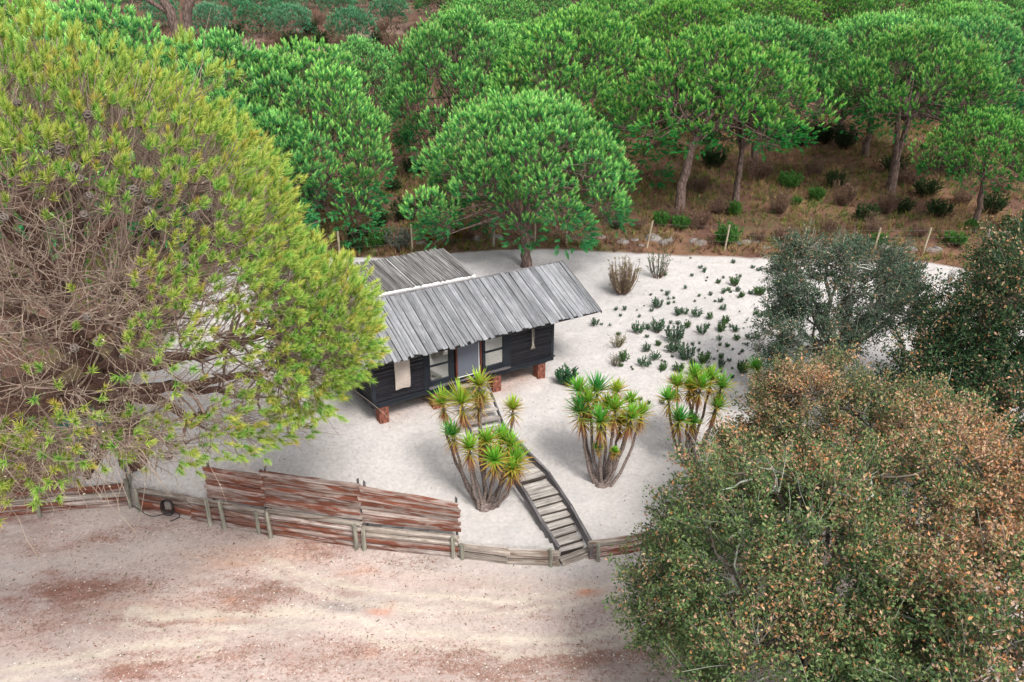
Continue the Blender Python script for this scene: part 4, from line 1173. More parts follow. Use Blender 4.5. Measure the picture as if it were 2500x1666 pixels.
def build_sand_shrubs():
    ms = [shrub_mesh('low_shrub', 100 + k, n=(16, 22, 28)[k % 3], leaf=[(0.045, 0.12, 0.06), (0.07, 0.14, 0.09), (0.06, 0.14, 0.055)][k % 3], leaf2=[(0.10, 0.22, 0.11), (0.15, 0.23, 0.14), (0.13, 0.23, 0.08)][k % 3], m=22, w=0.022, nl=0.075) for k in range(6)]
    rnd = random.Random(3)
    rs2 = random.Random(44)
    extra = []
    while len(extra) < 70:
        cx, cy = rs2.uniform(60, 1150), rs2.uniform(90, 760)
        if cx + 0.5 * cy < 420 or (cy < 180 and cx < 480): continue
        extra.append((cx, cy, rs2.choice((9, 11, 13, 16, 20, 24))))
    for k, (cx, cy, s) in enumerate(SHR + extra):
        px, py = 1450 + cx / 2.241, 580 + cy / 2.241
        p = ground_at(px, py + s * 0.12)
        dist = math.hypot(p[1], CAMZ - p[2])
        size = s / 2.241 / (FPX / dist)
        o = link('low_shrub', rnd.choice(ms), loc=tuple(p), rot=(rnd.uniform(-.15, .15), rnd.uniform(-.15, .15), rnd.uniform(0, 6.28)))
        o.scale = (size * 1.25, size * 1.25, size * rnd.uniform(0.85, 1.25))
        if s >= 75: lab = 'one of the widest dark green shrubs planted in the middle of the sand slope'; gp = 'widest dark green shrubs on the sand slope'
        elif s >= 40: lab = 'fist of grey-green shrub among the planting on the white sand slope'; gp = 'middling shrubs on the sand'
        else: lab = 'tiny green seedling dotted on the white sand slope'; gp = 'seedlings on the sand'
        tag(o, lab, 'shrub', gp)
    def one(px, py, s, mesh, name, label, tall=1.0, cat='shrub'):
        p = ground_at(px, py)
        dist = math.hypot(p[1], CAMZ - p[2])
        sz = s / (FPX / dist)
        o = link(name, mesh, loc=tuple(p), rot=(0, 0, px * 0.1))
        o.scale = (sz * 1.15, sz * 1.15, sz * tall)
        return tag(o, label, cat)
    bare = shrub_mesh('bare_shrub', 31, n=110, leaf=(0.20, 0.17, 0.09), leaf2=(0.28, 0.23, 0.14), stemc=(0.30, 0.21, 0.165), m=12, leafy=0.6, nl=0.07, tall=1.9)
    o = one(1520, 716, 68, bare, 'bare_shrub', 'tall bare brown shrub with upright twigs on the sand beyond the roof', 0.82)
    o.scale.x *= 1.3; o.scale.y *= 1.3
    half = shrub_mesh('twiggy_shrub', 32, n=34, leaf=(0.05, 0.11, 0.05), leaf2=(0.09, 0.16, 0.06), stemc=(0.19, 0.11, 0.085), m=14, leafy=0.8, tall=1.5)
    one(1606, 678, 58, half, 'twiggy_shrub', 'upright green shrub with brown twigs near the back fence')
    gr = shrub_mesh('green_shrub', 33, n=44, leaf=(0.04, 0.13, 0.06), leaf2=(0.08, 0.21, 0.09), m=24, w=0.018, nl=0.07)
    one(1384, 940, 54, gr, 'green_shrub', 'single dark green shrub beside the right end pier of the cabin', 1.0)
    yl = shrub_mesh('yellowing_shrub', 34, n=22, leaf=(0.13, 0.14, 0.04), leaf2=(0.20, 0.17, 0.05), m=14)
    one(1506, 848, 44, yl, 'yellowing_shrub', 'spreading yellowing shrub nearest the roof overhang')
    br = shrub_mesh('browning_shrub', 35, n=20, leaf=(0.12, 0.09, 0.04), leaf2=(0.10, 0.15, 0.05), m=12)
    one(1500, 893, 36, br, 'browning_shrub', 'browning shrub low on the sand left of the planting')
    dr = shrub_mesh('dry_shrub', 36, n=24, leaf=(0.11, 0.10, 0.06), leaf2=(0.16, 0.13, 0.08), m=8, leafy=0.7, tall=1.5)
    one(1850, 858, 40, dr, 'dry_shrub', 'tall dry grey shrub in front of the short yucca')
    one(1881, 860, 26, dr, 'dry_shrub', 'smaller dry grey shrub touching the dark oak crown')
    dk = shrub_mesh('dark_shrub', 37, n=20, leaf=(0.04, 0.07, 0.05), leaf2=(0.08, 0.09, 0.07), m=14, tall=1.6)
    one(2318, 690, 28, dk, 'dark_shrub', 'upright dark shrub alone at the far right corner of the sand')
build_sand_shrubs()

# ------------------------------------------------------------------ pines
def pine_meshes(seed, Rr, H, hf, nclump=95, ntuft=38, m=20, nlen=0.17, w=0.011, green=(0.024, 0.18, 0.05), tip=(0.42, 0.78, 0.18), lean=(0, 0), split=None, low=0.45, brush=1.0, trunk_r=0.24, clump_r=None, budp=0.35):
    """a stone pine: returns (trunk mesh, crown mesh); base at origin, crown radius Rr, height H, lowest fork hf"""
    rng = np.random.default_rng(seed)
    tg, cg = Geo(), Geo()
    hc = hf + (H - hf) * low                     # widest level
    # clump centres over a domed envelope, with a few inside
    i = np.arange(nclump)
    ct = 1 - (i + 0.5) / nclump * 1.42           # cos polar: 1 .. -0.42
    jit = rng.permutation(nclump)
    ph = i * 2.39996 + rng.normal(0, 0.25, nclump)
    st = np.sqrt(np.clip(1 - ct * ct, 0, 1))
    lob = 1 + 0.16 * np.sin(3 * ph + seed) + 0.10 * np.sin(5 * ph + 2 * seed)
    rr = (0.72 + 0.30 * rng.random(nclump)) * lob
    ins = rng.random(nclump) < 0.12
    rr = np.where(ins, rr * 0.62, rr)
    up = np.where(ct > 0, (H - hc) * ct, (hc - hf) * 0.9 * ct / 0.42)
    c = np.stack([Rr * st * np.cos(ph) * rr, Rr * st * np.sin(ph) * rr, hc + up * (0.90 + 0.14 * rng.random(nclump))], 1)
    c[:, :2] += np.array(lean)[None]
    cr = (clump_r or 0.19 * Rr) * (0.75 + 0.5 * rng.random(nclump))
    out = nrm(c - np.array([lean[0], lean[1], hc - 0.6 * (H - hc)]))
    ax = nrm(out + np.array([0, 0, 0.45]))
    # trunk and limbs
    fork = np.array([lean[0] * 0.55, lean[1] * 0.55, hf])
    P = bez(np.array([[0, 0, -0.3]]), np.array([[lean[0] * 0.05, lean[1] * 0.05, hf * 0.5]]), fork[None], 8)
    P[0, 1:-1, :2] += rng.normal(0, 0.035, (6, 2))
    rad = np.linspace(1.0, 0.72, 8); rad[0] = 1.35; rad[1] = 1.08
    if split:
        z0 = hf * split
        sp0 = np.array([np.interp(z0, P[0, :, 2], P[0, :, 0]), np.interp(z0, P[0, :, 2], P[0, :, 1]), z0])
        Q = bez(np.array([[0, 0, -0.3]]), np.array([[0.03, 0, z0 * 0.5]]), sp0[None], 6)
        tg.add(*tubes(Q, np.array([[1.35, 1.1, 1.0, 0.95, 0.95, 1.0]]) * trunk_r, 10))
        for sg in (-1, 1):
            e_ = fork + np.array([sg * 0.62, sg * 0.1, hf * 0.35])
            Q = bez((sp0 - np.array([0, 0, 0.12]))[None], (sp0 + np.array([sg * 0.16, 0, (hf - z0) * 0.4]))[None], e_[None], 7)
            tg.add(*tubes(Q, np.linspace(0.66, 0.5, 7)[None] * trunk_r, 9))
    else:
        tg.add(*tubes(P, rad[None] * trunk_r, 10))
    nl = 9
    la = np.arange(nl) * 2.39996 + rng.random() * 6
    lt = np.stack([np.cos(la) * Rr * 0.45, np.sin(la) * Rr * 0.45, hc - hf + (H - hc) * rng.uniform(-0.1, 0.45, nl)], 1)
    lt[0] = (0.0, 0.0, (H - hf) * 0.72); lt[1, :2] *= 0.3
    L0 = fork[None] + rng.normal(0, 0.04, (nl, 3)) + np.array([0, 0, 1])[None] * (np.arange(nl) % 4)[:, None] * 0.12 * (H - hf) * 0.3
    L0[:, :2] = fork[None, :2]
    L2 = fork[None] + lt + np.array([lean[0], lean[1], 0])[None] * 0.4
    L1 = (L0 + L2) / 2 + np.stack([np.cos(la), np.sin(la), -0.25 * np.ones(nl)], 1) * Rr * 0.10
    LP = bez(L0, L1, L2, 6)
    tg.add(*tubes(LP, np.linspace(0.50, 0.15, 6)[None] * trunk_r * (0.8 + 0.4 * rng.random((nl, 1))), 6))
    # branches: each clump to the nearest limb node
    nodes = LP[:, 2:].reshape(-1, 3)
    foot = c - ax * cr[:, None] * 0.75
    d2 = ((foot[:, None] - nodes[None]) ** 2).sum(-1) + 3.0 * np.maximum(nodes[None, :, 2] - foot[:, None, 2], 0) ** 2
    nb = nodes[d2.argmin(1)]
    mid = (nb + foot) / 2 + rng.normal(0, 0.12, (nclump, 3)) - np.array([0, 0, 0.12])
    BP = bez(nb, mid, foot, 5)
    tg.add(*tubes(BP, np.linspace(0.055, 0.018, 5)[None].repeat(nclump, 0) * (trunk_r / 0.24), 4))
    # tufts
    n = nclump * ntuft
    ci = np.repeat(np.arange(nclump), ntuft)
    a, b = perp_frame(ax)
    z = 1 - rng.random(n) ** 0.85 * np.where(rng.random(n) < 0.12, 1.4, 0.95)           # pads: the upper side
    ph = rng.random(n) * 2 * np.pi; s = np.sqrt(np.clip(1 - z * z, 0, 1))
    dl = a[ci] * (s * np.cos(ph))[:, None] + b[ci] * (s * np.sin(ph))[:, None] + ax[ci] * z[:, None]
    rad = (0.72 + 0.32 * rng.random(n) ** 0.6)
    pos = c[ci] + dl * (cr[ci] * rad)[:, None] * np.array([1.0, 1.0, 0.80]) - ax[ci] * (0.25 * cr[ci])[:, None]
    D = nrm(dl * 0.55 + np.array([0, 0, 0.75 * brush]) + rng.normal(0, 0.16, (n, 3)))
    low_t = ct[ci] < -0.1
    D = np.where(low_t[:, None], nrm(dl + rng.normal(0, 0.2, (n, 3)) + np.array([0, 0, 0.15])), D)
    cv = rng.random(nclump)[ci][:, None] * 0.5 + rng.random((n, 1)) * 0.5
    gcol = np.array(green)[None] * (0.70 + 0.6 * cv)
    dead = rng.random((n, 1)) < 0.025
    gcol = np.where(dead, np.array([0.20, 0.12, 0.06]), gcol)
    young = np.clip(D[:, 2:3] * 1.3 - 0.2, 0.12, 1)  # upright tufts paler: new growth, with light from above painted in
    tcol = gcol * (1 - young) + np.array(tip)[None] * young * (0.75 + 0.5 * cv)
    cg.add(*needles(rng, pos, D, 0.24 * nlen / 0.17, nlen, m, w, (0.12, 1.0), gcol, tcol, 0.9))
    # fine twigs under each tuft
    k = rng.random(n) < 0.35
    q = pos[k]; f = foot[ci[k]]
    TP = np.stack([f + (q - f) * 0.25, (f + q) / 2 + rng.normal(0, 0.05, q.shape), q], 1)
    tg.add(*tubes(TP, np.array([0.016, 0.012, 0.008])[None].repeat(len(q), 0), 3))
    # pale buds at the shoot tips
    kb = (rng.random(n) < budp) & (D[:, 2] > 0.72)
    q = pos[kb] + D[kb] * 0.32 * nlen / 0.17
    a2, b2 = perp_frame(D[kb])
    s_ = 0.022
    V = np.stack([q + a2 * s_, q - a2 * s_ * .5 + b2 * s_ * .87, q - a2 * s_ * .5 - b2 * s_ * .87, q + D[kb] * 0.13], 1).reshape(-1, 3)
    bi = np.arange(len(q))[:, None] * 4
    F = np.concatenate([bi + np.array([[0, 1, 3]]), bi + np.array([[1, 2, 3]]), bi + np.array([[2, 0, 3]])])
    bc = np.array([0.42, 0.42, 0.17]) if budp < 0.9 else np.array([0.5, 0.4, 0.25])
    cg.add(V, F, np.tile(bc, (len(V), 1)) * (0.75 + 0.4 * rng.random((len(V), 1))))
    return tg.mesh('trunk', M['pinebark'], True), cg.mesh('crown', M['pineneedle'])
def place_pine(meshes, loc, label, rz=0.0, s=1.0, sz=None, group=None, name='pine_tree'):
    t = thing(name, label, 'pine tree', tuple(loc), rz, group)
    rv = random.Random(label + str(round(loc[0], 2)))
    t.scale = (s * rv.uniform(0.9, 1.14), s * rv.uniform(0.9, 1.14), (sz or s) * rv.uniform(0.95, 1.04))
    link('trunk', meshes[0], t)
    c = link('crown', meshes[1], t)
    c['kind'] = 'stuff'
    return t
def gpos(px, py): return ground_at(px, py)
def build_pines():
    # the pine standing in the sand behind the hut
    b = gpos(1286, 652)
    m1 = pine_meshes(11, 4.15, 8.0, 1.7, nclump=88, ntuft=60, m=32, nlen=0.165, w=0.018, lean=(-0.1, 0.2), trunk_r=0.27, low=0.42, clump_r=1.0)
    place_pine(m1, b, 'round green pine standing in the sand right behind the cabin roof', 0.4, 0.92)
    var = [pine_meshes(21, 4.3, 8.7, 3.6, nclump=66, ntuft=46, m=20, nlen=0.175, w=0.027, low=0.35, tip=(0.44, 0.80, 0.19), clump_r=1.12),
           pine_meshes(22, 4.1, 8.4, 3.9, nclump=64, ntuft=46, m=20, nlen=0.175, w=0.027, low=0.32, lean=(1.2, 0.3), tip=(0.41, 0.80, 0.20), clump_r=1.12),
           pine_meshes(23, 4.6, 8.5, 3.4, nclump=70, ntuft=46, m=20, nlen=0.175, w=0.027, low=0.35, green=(0.022, 0.16, 0.055), tip=(0.38, 0.76, 0.24), clump_r=1.12)]
    dense = [pine_meshes(25, 4.2, 8.8, 0.9, nclump=92, ntuft=48, m=21, nlen=0.175, w=0.026, low=0.40, tip=(0.44, 0.80, 0.18), clump_r=1.12),
             pine_meshes(26, 4.4, 8.6, 1.0, nclump=92, ntuft=48, m=21, nlen=0.175, w=0.026, low=0.42, tip=(0.42, 0.78, 0.20), clump_r=1.12)]
    young = [pine_meshes(31, 2.6, 4.2, 0.7, nclump=42, ntuft=22, m=24, nlen=0.20, w=0.026, low=0.40, green=(0.06, 0.22, 0.11), tip=(0.20, 0.46, 0.24), trunk_r=0.12, clump_r=0.75, budp=0.1),
             pine_meshes(32, 3.0, 4.0, 0.8, nclump=46, ntuft=22, m=24, nlen=0.20, w=0.026, low=0.40, green=(0.06, 0.22, 0.11), tip=(0.21, 0.46, 0.24), trunk_r=0.12, clump_r=0.8, budp=0.1)]
    def pine(v, px, py, label, s=1.0, sz=None, rz=0.0, group=None, y=None):
        p = gpos(px, py) if y is None else None
        if p is None:
            q = at_y(px, 500, y); p = np.array([q[0], y, gz(q[0], y)])
        return place_pine(v, p, label, rz, s, sz, group)
    pine(var[1], 1652, 523, 'pine with a bare leaning brown trunk right of the one in the sand', 1.0, 1.03, 0.0)
    slim = pine_meshes(34, 1.7, 7.4, 2.6, nclump=46, ntuft=26, m=26, nlen=0.18, w=0.014, low=0.55, trunk_r=0.17, clump_r=0.6)
    forked = pine_meshes(24, 4.1, 8.6, 4.2, nclump=64, ntuft=46, m=20, nlen=0.175, w=0.027, low=0.32, tip=(0.42, 0.76, 0.20), clump_r=1.12, split=0.45, trunk_r=0.27)
    pine(slim, 1797, 492, 'slim young pine with a straight grey trunk beside the leaning pine', 1.0, 1.0, 1.0)
    pine(forked, 2172, 475, 'pine with a forked trunk at the right among dry grass', 1.0, 0.98, 0.15)
    pine(var[2], 2291, 422, 'dark-trunked pine just behind the forked pine', 0.95, 1.0, 0.7)
    pine(var[1], 2382, 553, 'smaller dark pine leaning at the right edge above the rail fence', 0.62, 0.66, 3.4)
    pine(var[0], 2110, 385, 'pine whose thin dark trunk shows left of the forked pine', 0.85, 0.93, 4.0)
    pine(dense[1], 1125, 0, 'broad pine crown behind and left of the pine in the sand', 0.88, 1.04, 0.2, y=48.0)
    pine(dense[0], 1400, 0, 'broad pine crown directly behind the pine in the sand', 0.98, 1.04, 1.3, y=45.5)
    pine(var[2], 1830, 0, 'wide bright pine crown behind the leaning pine', 1.0, 1.02, 4.4, y=48.5)
    pine(var[0], 1640, 0, 'bright pine crown second row back behind the leaning pine', 0.95, 1.05, 5.2, y=60.0)
    # left group behind the big pine
    pine(dense[0], 765, 0, 'dense green pine between the big yellow pine and the cabin', 0.93, 0.97, 2.6, y=38.0)
    pine(dense[1], 560, 0, 'green pine directly behind the dense one at upper left', 0.95, 1.0, 0.9, y=36.5)
    pine(dense[0], 290, 0, 'green pine behind the crest of the big yellow pine', 1.05, 1.12, 2.0, y=35.5)
    pine(dense[1], 60, 0, 'green pine in the upper left corner', 1.1, 1.28, 3.0, y=37.5)
    pine(dense[1], 905, 0, 'blue-green pine crown showing at the right shoulder of the dense pine', 0.6, 0.72, 3.1, y=60.0)
    # forest rows behind
    rnd = random.Random(17)
    rows = [(62, [1190, 1330, 2010, 2200, 2420]), (76, [1210, 1420, 1640, 1850, 2080, 2310, 2520]), (92, [1120, 1260, 1470, 1690, 1900, 2120, 2330, 2540]),
            (112, [1090, 1220, 1380, 1560, 1780, 1990, 2200, 2430]), (136, [1010, 1120, 1300, 1500, 1700, 1900, 2100, 2300, 2500]), (165, [-100, 80, 1000, 1200, 1400, 1600, 1800, 2000, 2200, 2400, 2600])]
    labs = ['pine crown in the first forest row behind the front pines', 'pine crown in the second row of the forest', 'pine crown in the third row of the forest', 'far pine crown near the top edge of the picture', 'distant pine crown at the top of the hillside', 'most distant pine crown along the skyline']
    for (y, xs), lab in zip(rows, labs):
        for px in xs:
            s = rnd.uniform(0.8, 1.02)
            pine(rnd.choice(var), px + rnd.uniform(-35, 35), 0, lab, s, s * rnd.uniform(0.82, 1.02), rnd.uniform(0, 6.28), group=lab.replace('pine crown', 'pine crowns'), y=y + rnd.uniform(-5, 5))
    # young pines on the open hillside at upper left
    for k, (px, py, s, lab) in enumerate([(640, 88, 1.15, 'left of the paired young pines on the bare hillside'), (715, 92, 0.95, 'right of the paired young pines on the bare hillside'), (862, 112, 1.0, 'lone rounded young pine on the bare hillside'),
                                          (520, 92, 0.95, 'young pine just right of the twin-trunked pine'), (400, 72, 0.9, 'young pine just left of the twin trunks'), (830, 44, 1.0, 'young pine above the lone rounded one'), (700, 40, 0.9, 'young pine above the paired ones'), (590, 40, 0.95, 'small young pine high on the hillside by the twin trunks'),
                                          (955, 60, 0.9, 'young pine at the left margin of the dense forest'), (770, 22, 0.9, 'smallest young pine near the top of the bare hillside'), (905, 20, 1.0, 'young pine in the gap just left of the dense forest top'), (650, 12, 1.0, 'young pine on the skyline above the paired ones'), (500, 16, 1.0, 'young pine on the skyline right of the twin trunks'), (380, 20, 1.0, 'young pine on the skyline left of the twin trunks'), (290, 30, 1.0, 'young pine behind the thin grey trunk'), (840, 8, 1.1, 'young pine on the skyline above the lone rounded one'), (560, 2, 1.1, 'highest young pine on the skyline')]):
        pine(young[k % 2], px, py, lab, s, s, k * 1.1)
    # tall twin-trunked pine, crown above the picture
    q = at_y(441, 60, 46.0)
    base = np.array([q[0], 46.0, gz(q[0], 46.0)])
    rng = np.random.default_rng(5)
    t = thing('twin_trunk_pine', 'tall pine with two thick grey-brown trunks at upper left', 'pine tree', tuple(base))
    tm, cm = pine_meshes(41, 5.0, 18.5, 13.4, nclump=70, ntuft=30, m=14, w=0.017, low=0.3, trunk_r=0.05)
    fz = CAMZ - 2.2 - base[2]
    for s in (-1, 1):
        P = np.array([(s * 0.22, 0, -0.3), (s * 0.24, 0, fz * 0.5), (s * 0.25, 0, fz), (s * 0.45, 0, fz + 1.4), (s * 1.1, 0, fz + 2.6), (s * 1.4, 0.2, fz + 4.6)])
        g = Geo(); g.add(*tubes(P[None], np.array([[0.36, 0.29, 0.27, 0.26, 0.2, 0.1]]), 10))
        link('trunk', g.mesh('trunk', M['pinebark'], True), t)
    P = np.array([[(-0.4, 0, fz + 1.2), (-1.2, 0, fz + 1.7), (-2.2, 0.1, fz + 2.3), (-3.4, 0.2, fz + 3.6)]])
    g = Geo(); g.add(*tubes(P, np.array([[0.16, 0.14, 0.11, 0.07]]), 8)); link('limb', g.mesh('limb', M['pinebark'], True), t)
    c = link('crown', cm, t); c['kind'] = 'stuff'
    q = at_y(331, 60, 60.0)
    b2 = np.array([q[0], 60.0, gz(q[0], 60.0)])
    place_pine(pine_meshes(43, 3.4, 14.5, 11.0, nclump=50, ntuft=28, m=12, w=0.018, trunk_r=0.2), b2, 'thin straight grey trunk left of the twin-trunked pine', 0)
build_pines()

# ------------------------------------------------------------------ the big pine at the left
HC, HR = np.array([-9.4, 14.9, 5.8]), np.array([5.1, 5.2, 5.6])
def on_hero(px, py, shrink=0.97):
    d = ray(px, py); d = d / np.linalg.norm(d)
    o = (np.array([0, 0, CAMZ]) - HC) / (HR * shrink); dd = d / (HR * shrink)
    A, B, Cc = dd @ dd, 2 * o @ dd, o @ o - 1
    disc = B * B - 4 * A * Cc
    if disc < 0: return None
    t = (-B - math.sqrt(disc)) / (2 * A)
    return np.array([0, 0, CAMZ]) + d * t
def build_hero():
    rng = np.random.default_rng(77)
    base = np.array([-10.9, 19.9, 0]); base[2] = gz(base[0], base[1])
    root = thing('big_pine', 'huge yellow-green pine filling the left of the picture with bare lichen twigs', 'pine tree', tuple(base))
    O = base[None]
    bark, tw, cg, lg = Geo(), Geo(), Geo(), Geo()
    # trunk and limbs
    tp = np.array([[(0, 0, -0.3), (0.1, -0.3, 1.0), (0.45, -1.2, 2.4), (0.9, -2.6, 3.9), (1.3, -4.0, 5.6), (1.5, -4.6, 7.4), (1.6, -4.8, 9.4)]]) + O
    bark.add(*tubes(tp, np.array([[0.48, 0.38, 0.33, 0.28, 0.22, 0.15, 0.07]]), 12))
    nl = 18
    la = np.arange(nl) * 2.39996 + 0.5
    h0 = np.linspace(2.2, 8.2, nl)
    L0 = np.stack([np.interp(h0, tp[0, :, 2] - base[2], tp[0, :, k]) for k in range(3)], 1)
    ze = np.linspace(-2.4, 4.6, nl)
    rad = np.sqrt(np.clip(1 - (ze / HR[2]) ** 2, 0.1, 1)) * 0.72
    L2 = HC[None] + np.stack([np.cos(la) * HR[0] * rad, np.sin(la) * HR[1] * rad, ze], 1)
    # extra limbs seen through the gap on the near right side
    ex0 = np.array([L0[2], L0[3], L0[4], L0[5]]); ex2 = np.array([(-4.9, 15.2, 4.9), (-5.6, 12.8, 5.0), (-4.6, 16.3, 5.4), (-7.0, 11.2, 5.2)])
    L0 = np.concatenate([L0, ex0]); L2 = np.concatenate([L2, ex2]); nl += 4
    L1 = (L0 + L2) / 2 + rng.normal(0, 0.35, (nl, 3)) + np.array([0, 0, -0.3])
    LP = bez(L0, L1, L2, 9)
    LP[:, 1:-1] += rng.normal(0, 0.07, (nl, 7, 3))
    bark.add(*tubes(LP, np.linspace(0.16, 0.05, 9)[None].repeat(nl, 0) * (0.75 + 0.5 * rng.random((nl, 1))), 7))
    nodes = LP[:, 3:].reshape(-1, 3)
    # clump centres on the dome
    n = 560
    i = np.arange(n)
    ct = 1 - (i + 0.5) / n * 1.48
    ph = i * 2.39996
    st = np.sqrt(np.clip(1 - ct * ct, 0, 1))
    lobn = fbm(st * np.cos(ph) * 2.6 + 5 + ct * 1.5, st * np.sin(ph) * 2.6 + 9 - ct * 1.7, 44, 2)
    lob = 1 + 0.55 * (lobn - 0.5)
    rr = (0.90 + 0.13 * rng.random(n)) * lob
    dirs = np.stack([st * np.cos(ph), st * np.sin(ph), ct], 1)
    c = HC[None] + dirs * HR[None] * rr[:, None]
    nor = nrm(dirs / HR[None])
    # a low limb reaching right over the hut
    k2 = 130
    i2 = np.arange(k2); ct2 = 1 - (i2 + 0.5) / k2 * 1.75; ph2 = i2 * 2.39996; st2 = np.sqrt(1 - ct2 ** 2)
    d2_ = np.stack([st2 * np.cos(ph2), st2 * np.sin(ph2), ct2], 1)
    c2 = np.array([-5.0, 15.8, 5.4]) + d2_ * np.array([2.0, 2.0, 1.8]) * (0.75 + 0.3 * rng.random((k2, 1)))
    ok2 = ((((c2 - HC) / HR) ** 2).sum(1) > 0.85)
    inside = ((((c - np.array([-5.0, 15.8, 5.4])) / 1.7) ** 2).sum(1) < 0.8)
    c = np.concatenate([c[~inside], c2[ok2]]); nor = np.concatenate([nor[~inside], nrm(d2_)[ok2]])
    n = len(c)
    toc = nrm(np.array([0, 0, CAMZ]) - c)
    facing = (nor * toc).sum(1)
    z = c[:, 2]
    patch = fbm(c[:, 0] * 0.55 + c[:, 2] * 0.4, c[:, 1] * 0.55 - c[:, 2] * 0.5, 7, 3)
    barez = np.exp(-((z - 8.2) / 1.2) ** 2) * (facing > 0.35) * (c[:, 0] < -5.6)
    barel = np.exp(-((z - 3.2) / 0.8) ** 2) * 0.25
    gap = np.exp(-(((c[:, 0] + 5.9) / 1.35) ** 2 + ((z - 5.5) / 1.25) ** 2)) * (c[:, 1] < 14.3)
    p_leaf = np.clip(1.1 - 1.5 * barez * (0.5 + patch) - barel - 1.2 * gap - 0.9 * np.clip(0.42 - patch, 0, 1) * (z < 9), 0.05, 1)
    c[:, 2] = np.maximum(c[:, 2], np.interp(c[:, 1], [9, 12, 15], [5.7, 4.9, 3.4]) + 0.35 * (c[:, 0] < -9) + rng.normal(0, .25, n))
    p_leaf = np.where((c[:, 2] < 5.6) & (c[:, 0] < -6.8), np.maximum(p_leaf, 0.8), p_leaf)
    keep = rng.random(n) < np.clip(1 - 0.75 * gap, 0, 1)
    c, nor, z, p_leaf, facing, gap = c[keep], nor[keep], z[keep], p_leaf[keep], facing[keep], gap[keep]
    n = len(c)
    foot = c - nor * 0.75 * (0.7 + 0.6 * rng.random((n, 1))) - np.array([0, 0, 0.25])
    d2 = ((foot[:, None] - nodes[None]) ** 2).sum(-1)
    nb = nodes[d2.argmin(1)]
    dd_ = np.linalg.norm(nb - foot, axis=1, keepdims=True)
    nb = foot + (nb - foot) * np.minimum(1, 2.2 / np.maximum(dd_, 1e-6))
    mid = (nb + foot) / 2 + rng.normal(0, 0.28, (n, 3)) - np.array([0, 0, 0.2])
    BP = bez(nb, mid, foot, 6); BP[:, 1:-1] += rng.normal(0, 0.03, (n, 4, 3))
    tcol = np.array([0.26, 0.185, 0.155])
    v, f = tubes(BP, np.linspace(0.034, 0.014, 6)[None].repeat(n, 0), 4)
    tw.add(v, f, np.tile(tcol * 0.8, (len(v), 1)) * (0.7 + 0.5 * rng.random((len(v), 1))))
    # tufts and their twigs
    nt = 20
    ci = np.repeat(np.arange(n), nt)
    m = len(ci)
    a, b = perp_frame(nor)
    rr = np.sqrt(rng.random(m)) * 0.62; ph = rng.random(m) * 2 * np.pi
    pos = c[ci] + a[ci] * (rr * np.cos(ph))[:, None] + b[ci] * (rr * np.sin(ph))[:, None] + nor[ci] * rng.normal(0.02, 0.14, (m, 1))
    D = nrm(pos - foot[ci] + nor[ci] * 0.2 + np.array([0, 0, 0.35]) + rng.normal(0, 0.12, (m, 3)))
    f0 = foot[ci]
    M1 = (f0 + pos) / 2 + rng.normal(0, 0.09, (m, 3)) - np.array([0, 0, 0.10])
    tk = rng.random(m) < 0.62
    TP = bez(f0[tk], M1[tk], pos[tk], 4)
    v, f = tubes(TP, np.linspace(0.010, 0.005, 4)[None].repeat(len(TP), 0), 3)
    tw.add(v, f, np.tile(np.array([0.34, 0.255, 0.215]), (len(v), 1)) * (0.65 + 0.6 * rng.random((len(v), 1))))
    leafy = rng.random(m) < p_leaf[ci] * np.where(facing[ci] < -0.35, 0.45, 1.0)
    q, D2 = pos[leafy], D[leafy]
    k = len(q)
    hue = np.clip(rng.normal(0.42, 0.27, (k, 1)) + 0.25 * (fbm(q[:, 0], q[:, 1] + q[:, 2], 13, 3)[:, None] - 0.5) * 2, 0, 1)
    cb = np.array([0.15, 0.36, 0.07]) * (1 - hue) + np.array([0.33, 0.44, 0.07]) * hue
    tipy = np.array([0.38, 0.64, 0.12]) * (1 - hue) + np.array([0.82, 0.76, 0.18]) * hue
    org = rng.random((k, 1)) < 0.10
    tipy = np.where(org, np.array([0.74, 0.52, 0.12]), tipy)
    cg.add(*needles(rng, q, D2, 0.14, 0.15, 46, 0.0080, (0.10, 1.05), cb, tipy))
    # bare twigs with lichen, thickest in the open zones
    mb = 3600
    w8 = (1.05 - p_leaf) + 0.05; w8 /= w8.sum()
    cj = rng.choice(n, mb, p=w8)
    s0 = foot[cj] + rng.normal(0, 0.18, (mb, 3))
    s2 = s0 + (nor[cj] * 0.5 + rng.normal(0, 0.45, (mb, 3)) + np.array([0, 0, 0.05])) * (0.5 + 0.7 * rng.random((mb, 1)))
    s1 = (s0 + s2) / 2 + rng.normal(0, 0.13, (mb, 3)) - np.array([0, 0, 0.12])
    SPth = bez(s0, s1, s2, 5)
    SPth[:, 1:-1] += rng.normal(0, 0.028, (mb, 3, 3))
    v, f = tubes(SPth, np.linspace(0.0085, 0.003, 5)[None].repeat(mb, 0), 3)
    tw.add(v, f, np.tile(np.array([0.36, 0.28, 0.225]), (len(v), 1)) * (0.6 + 0.7 * rng.random((len(v), 1))))
    nlch = 14000
    ii = rng.integers(0, mb, nlch); jj = rng.integers(1, 5, nlch)
    zsel = rng.random(nlch) < np.clip((8.6 - SPth[ii, jj, 2]) / 4.0, 0.05, 1)
    ii, jj = ii[zsel], jj[zsel]; nlch = len(ii)
    lp = SPth[ii, jj] + rng.normal(0, 0.006, (nlch, 3))
    e1 = rng.normal(0, 1, (nlch, 3)); e2 = rng.normal(0, 1, (nlch, 3))
    sz = 0.006 + 0.011 * rng.random((nlch, 1))
    V = np.stack([lp - nrm(e1) * sz, lp + nrm(e2) * sz, lp + nrm(e1) * sz, lp - nrm(e2) * sz], 1).reshape(-1, 3)
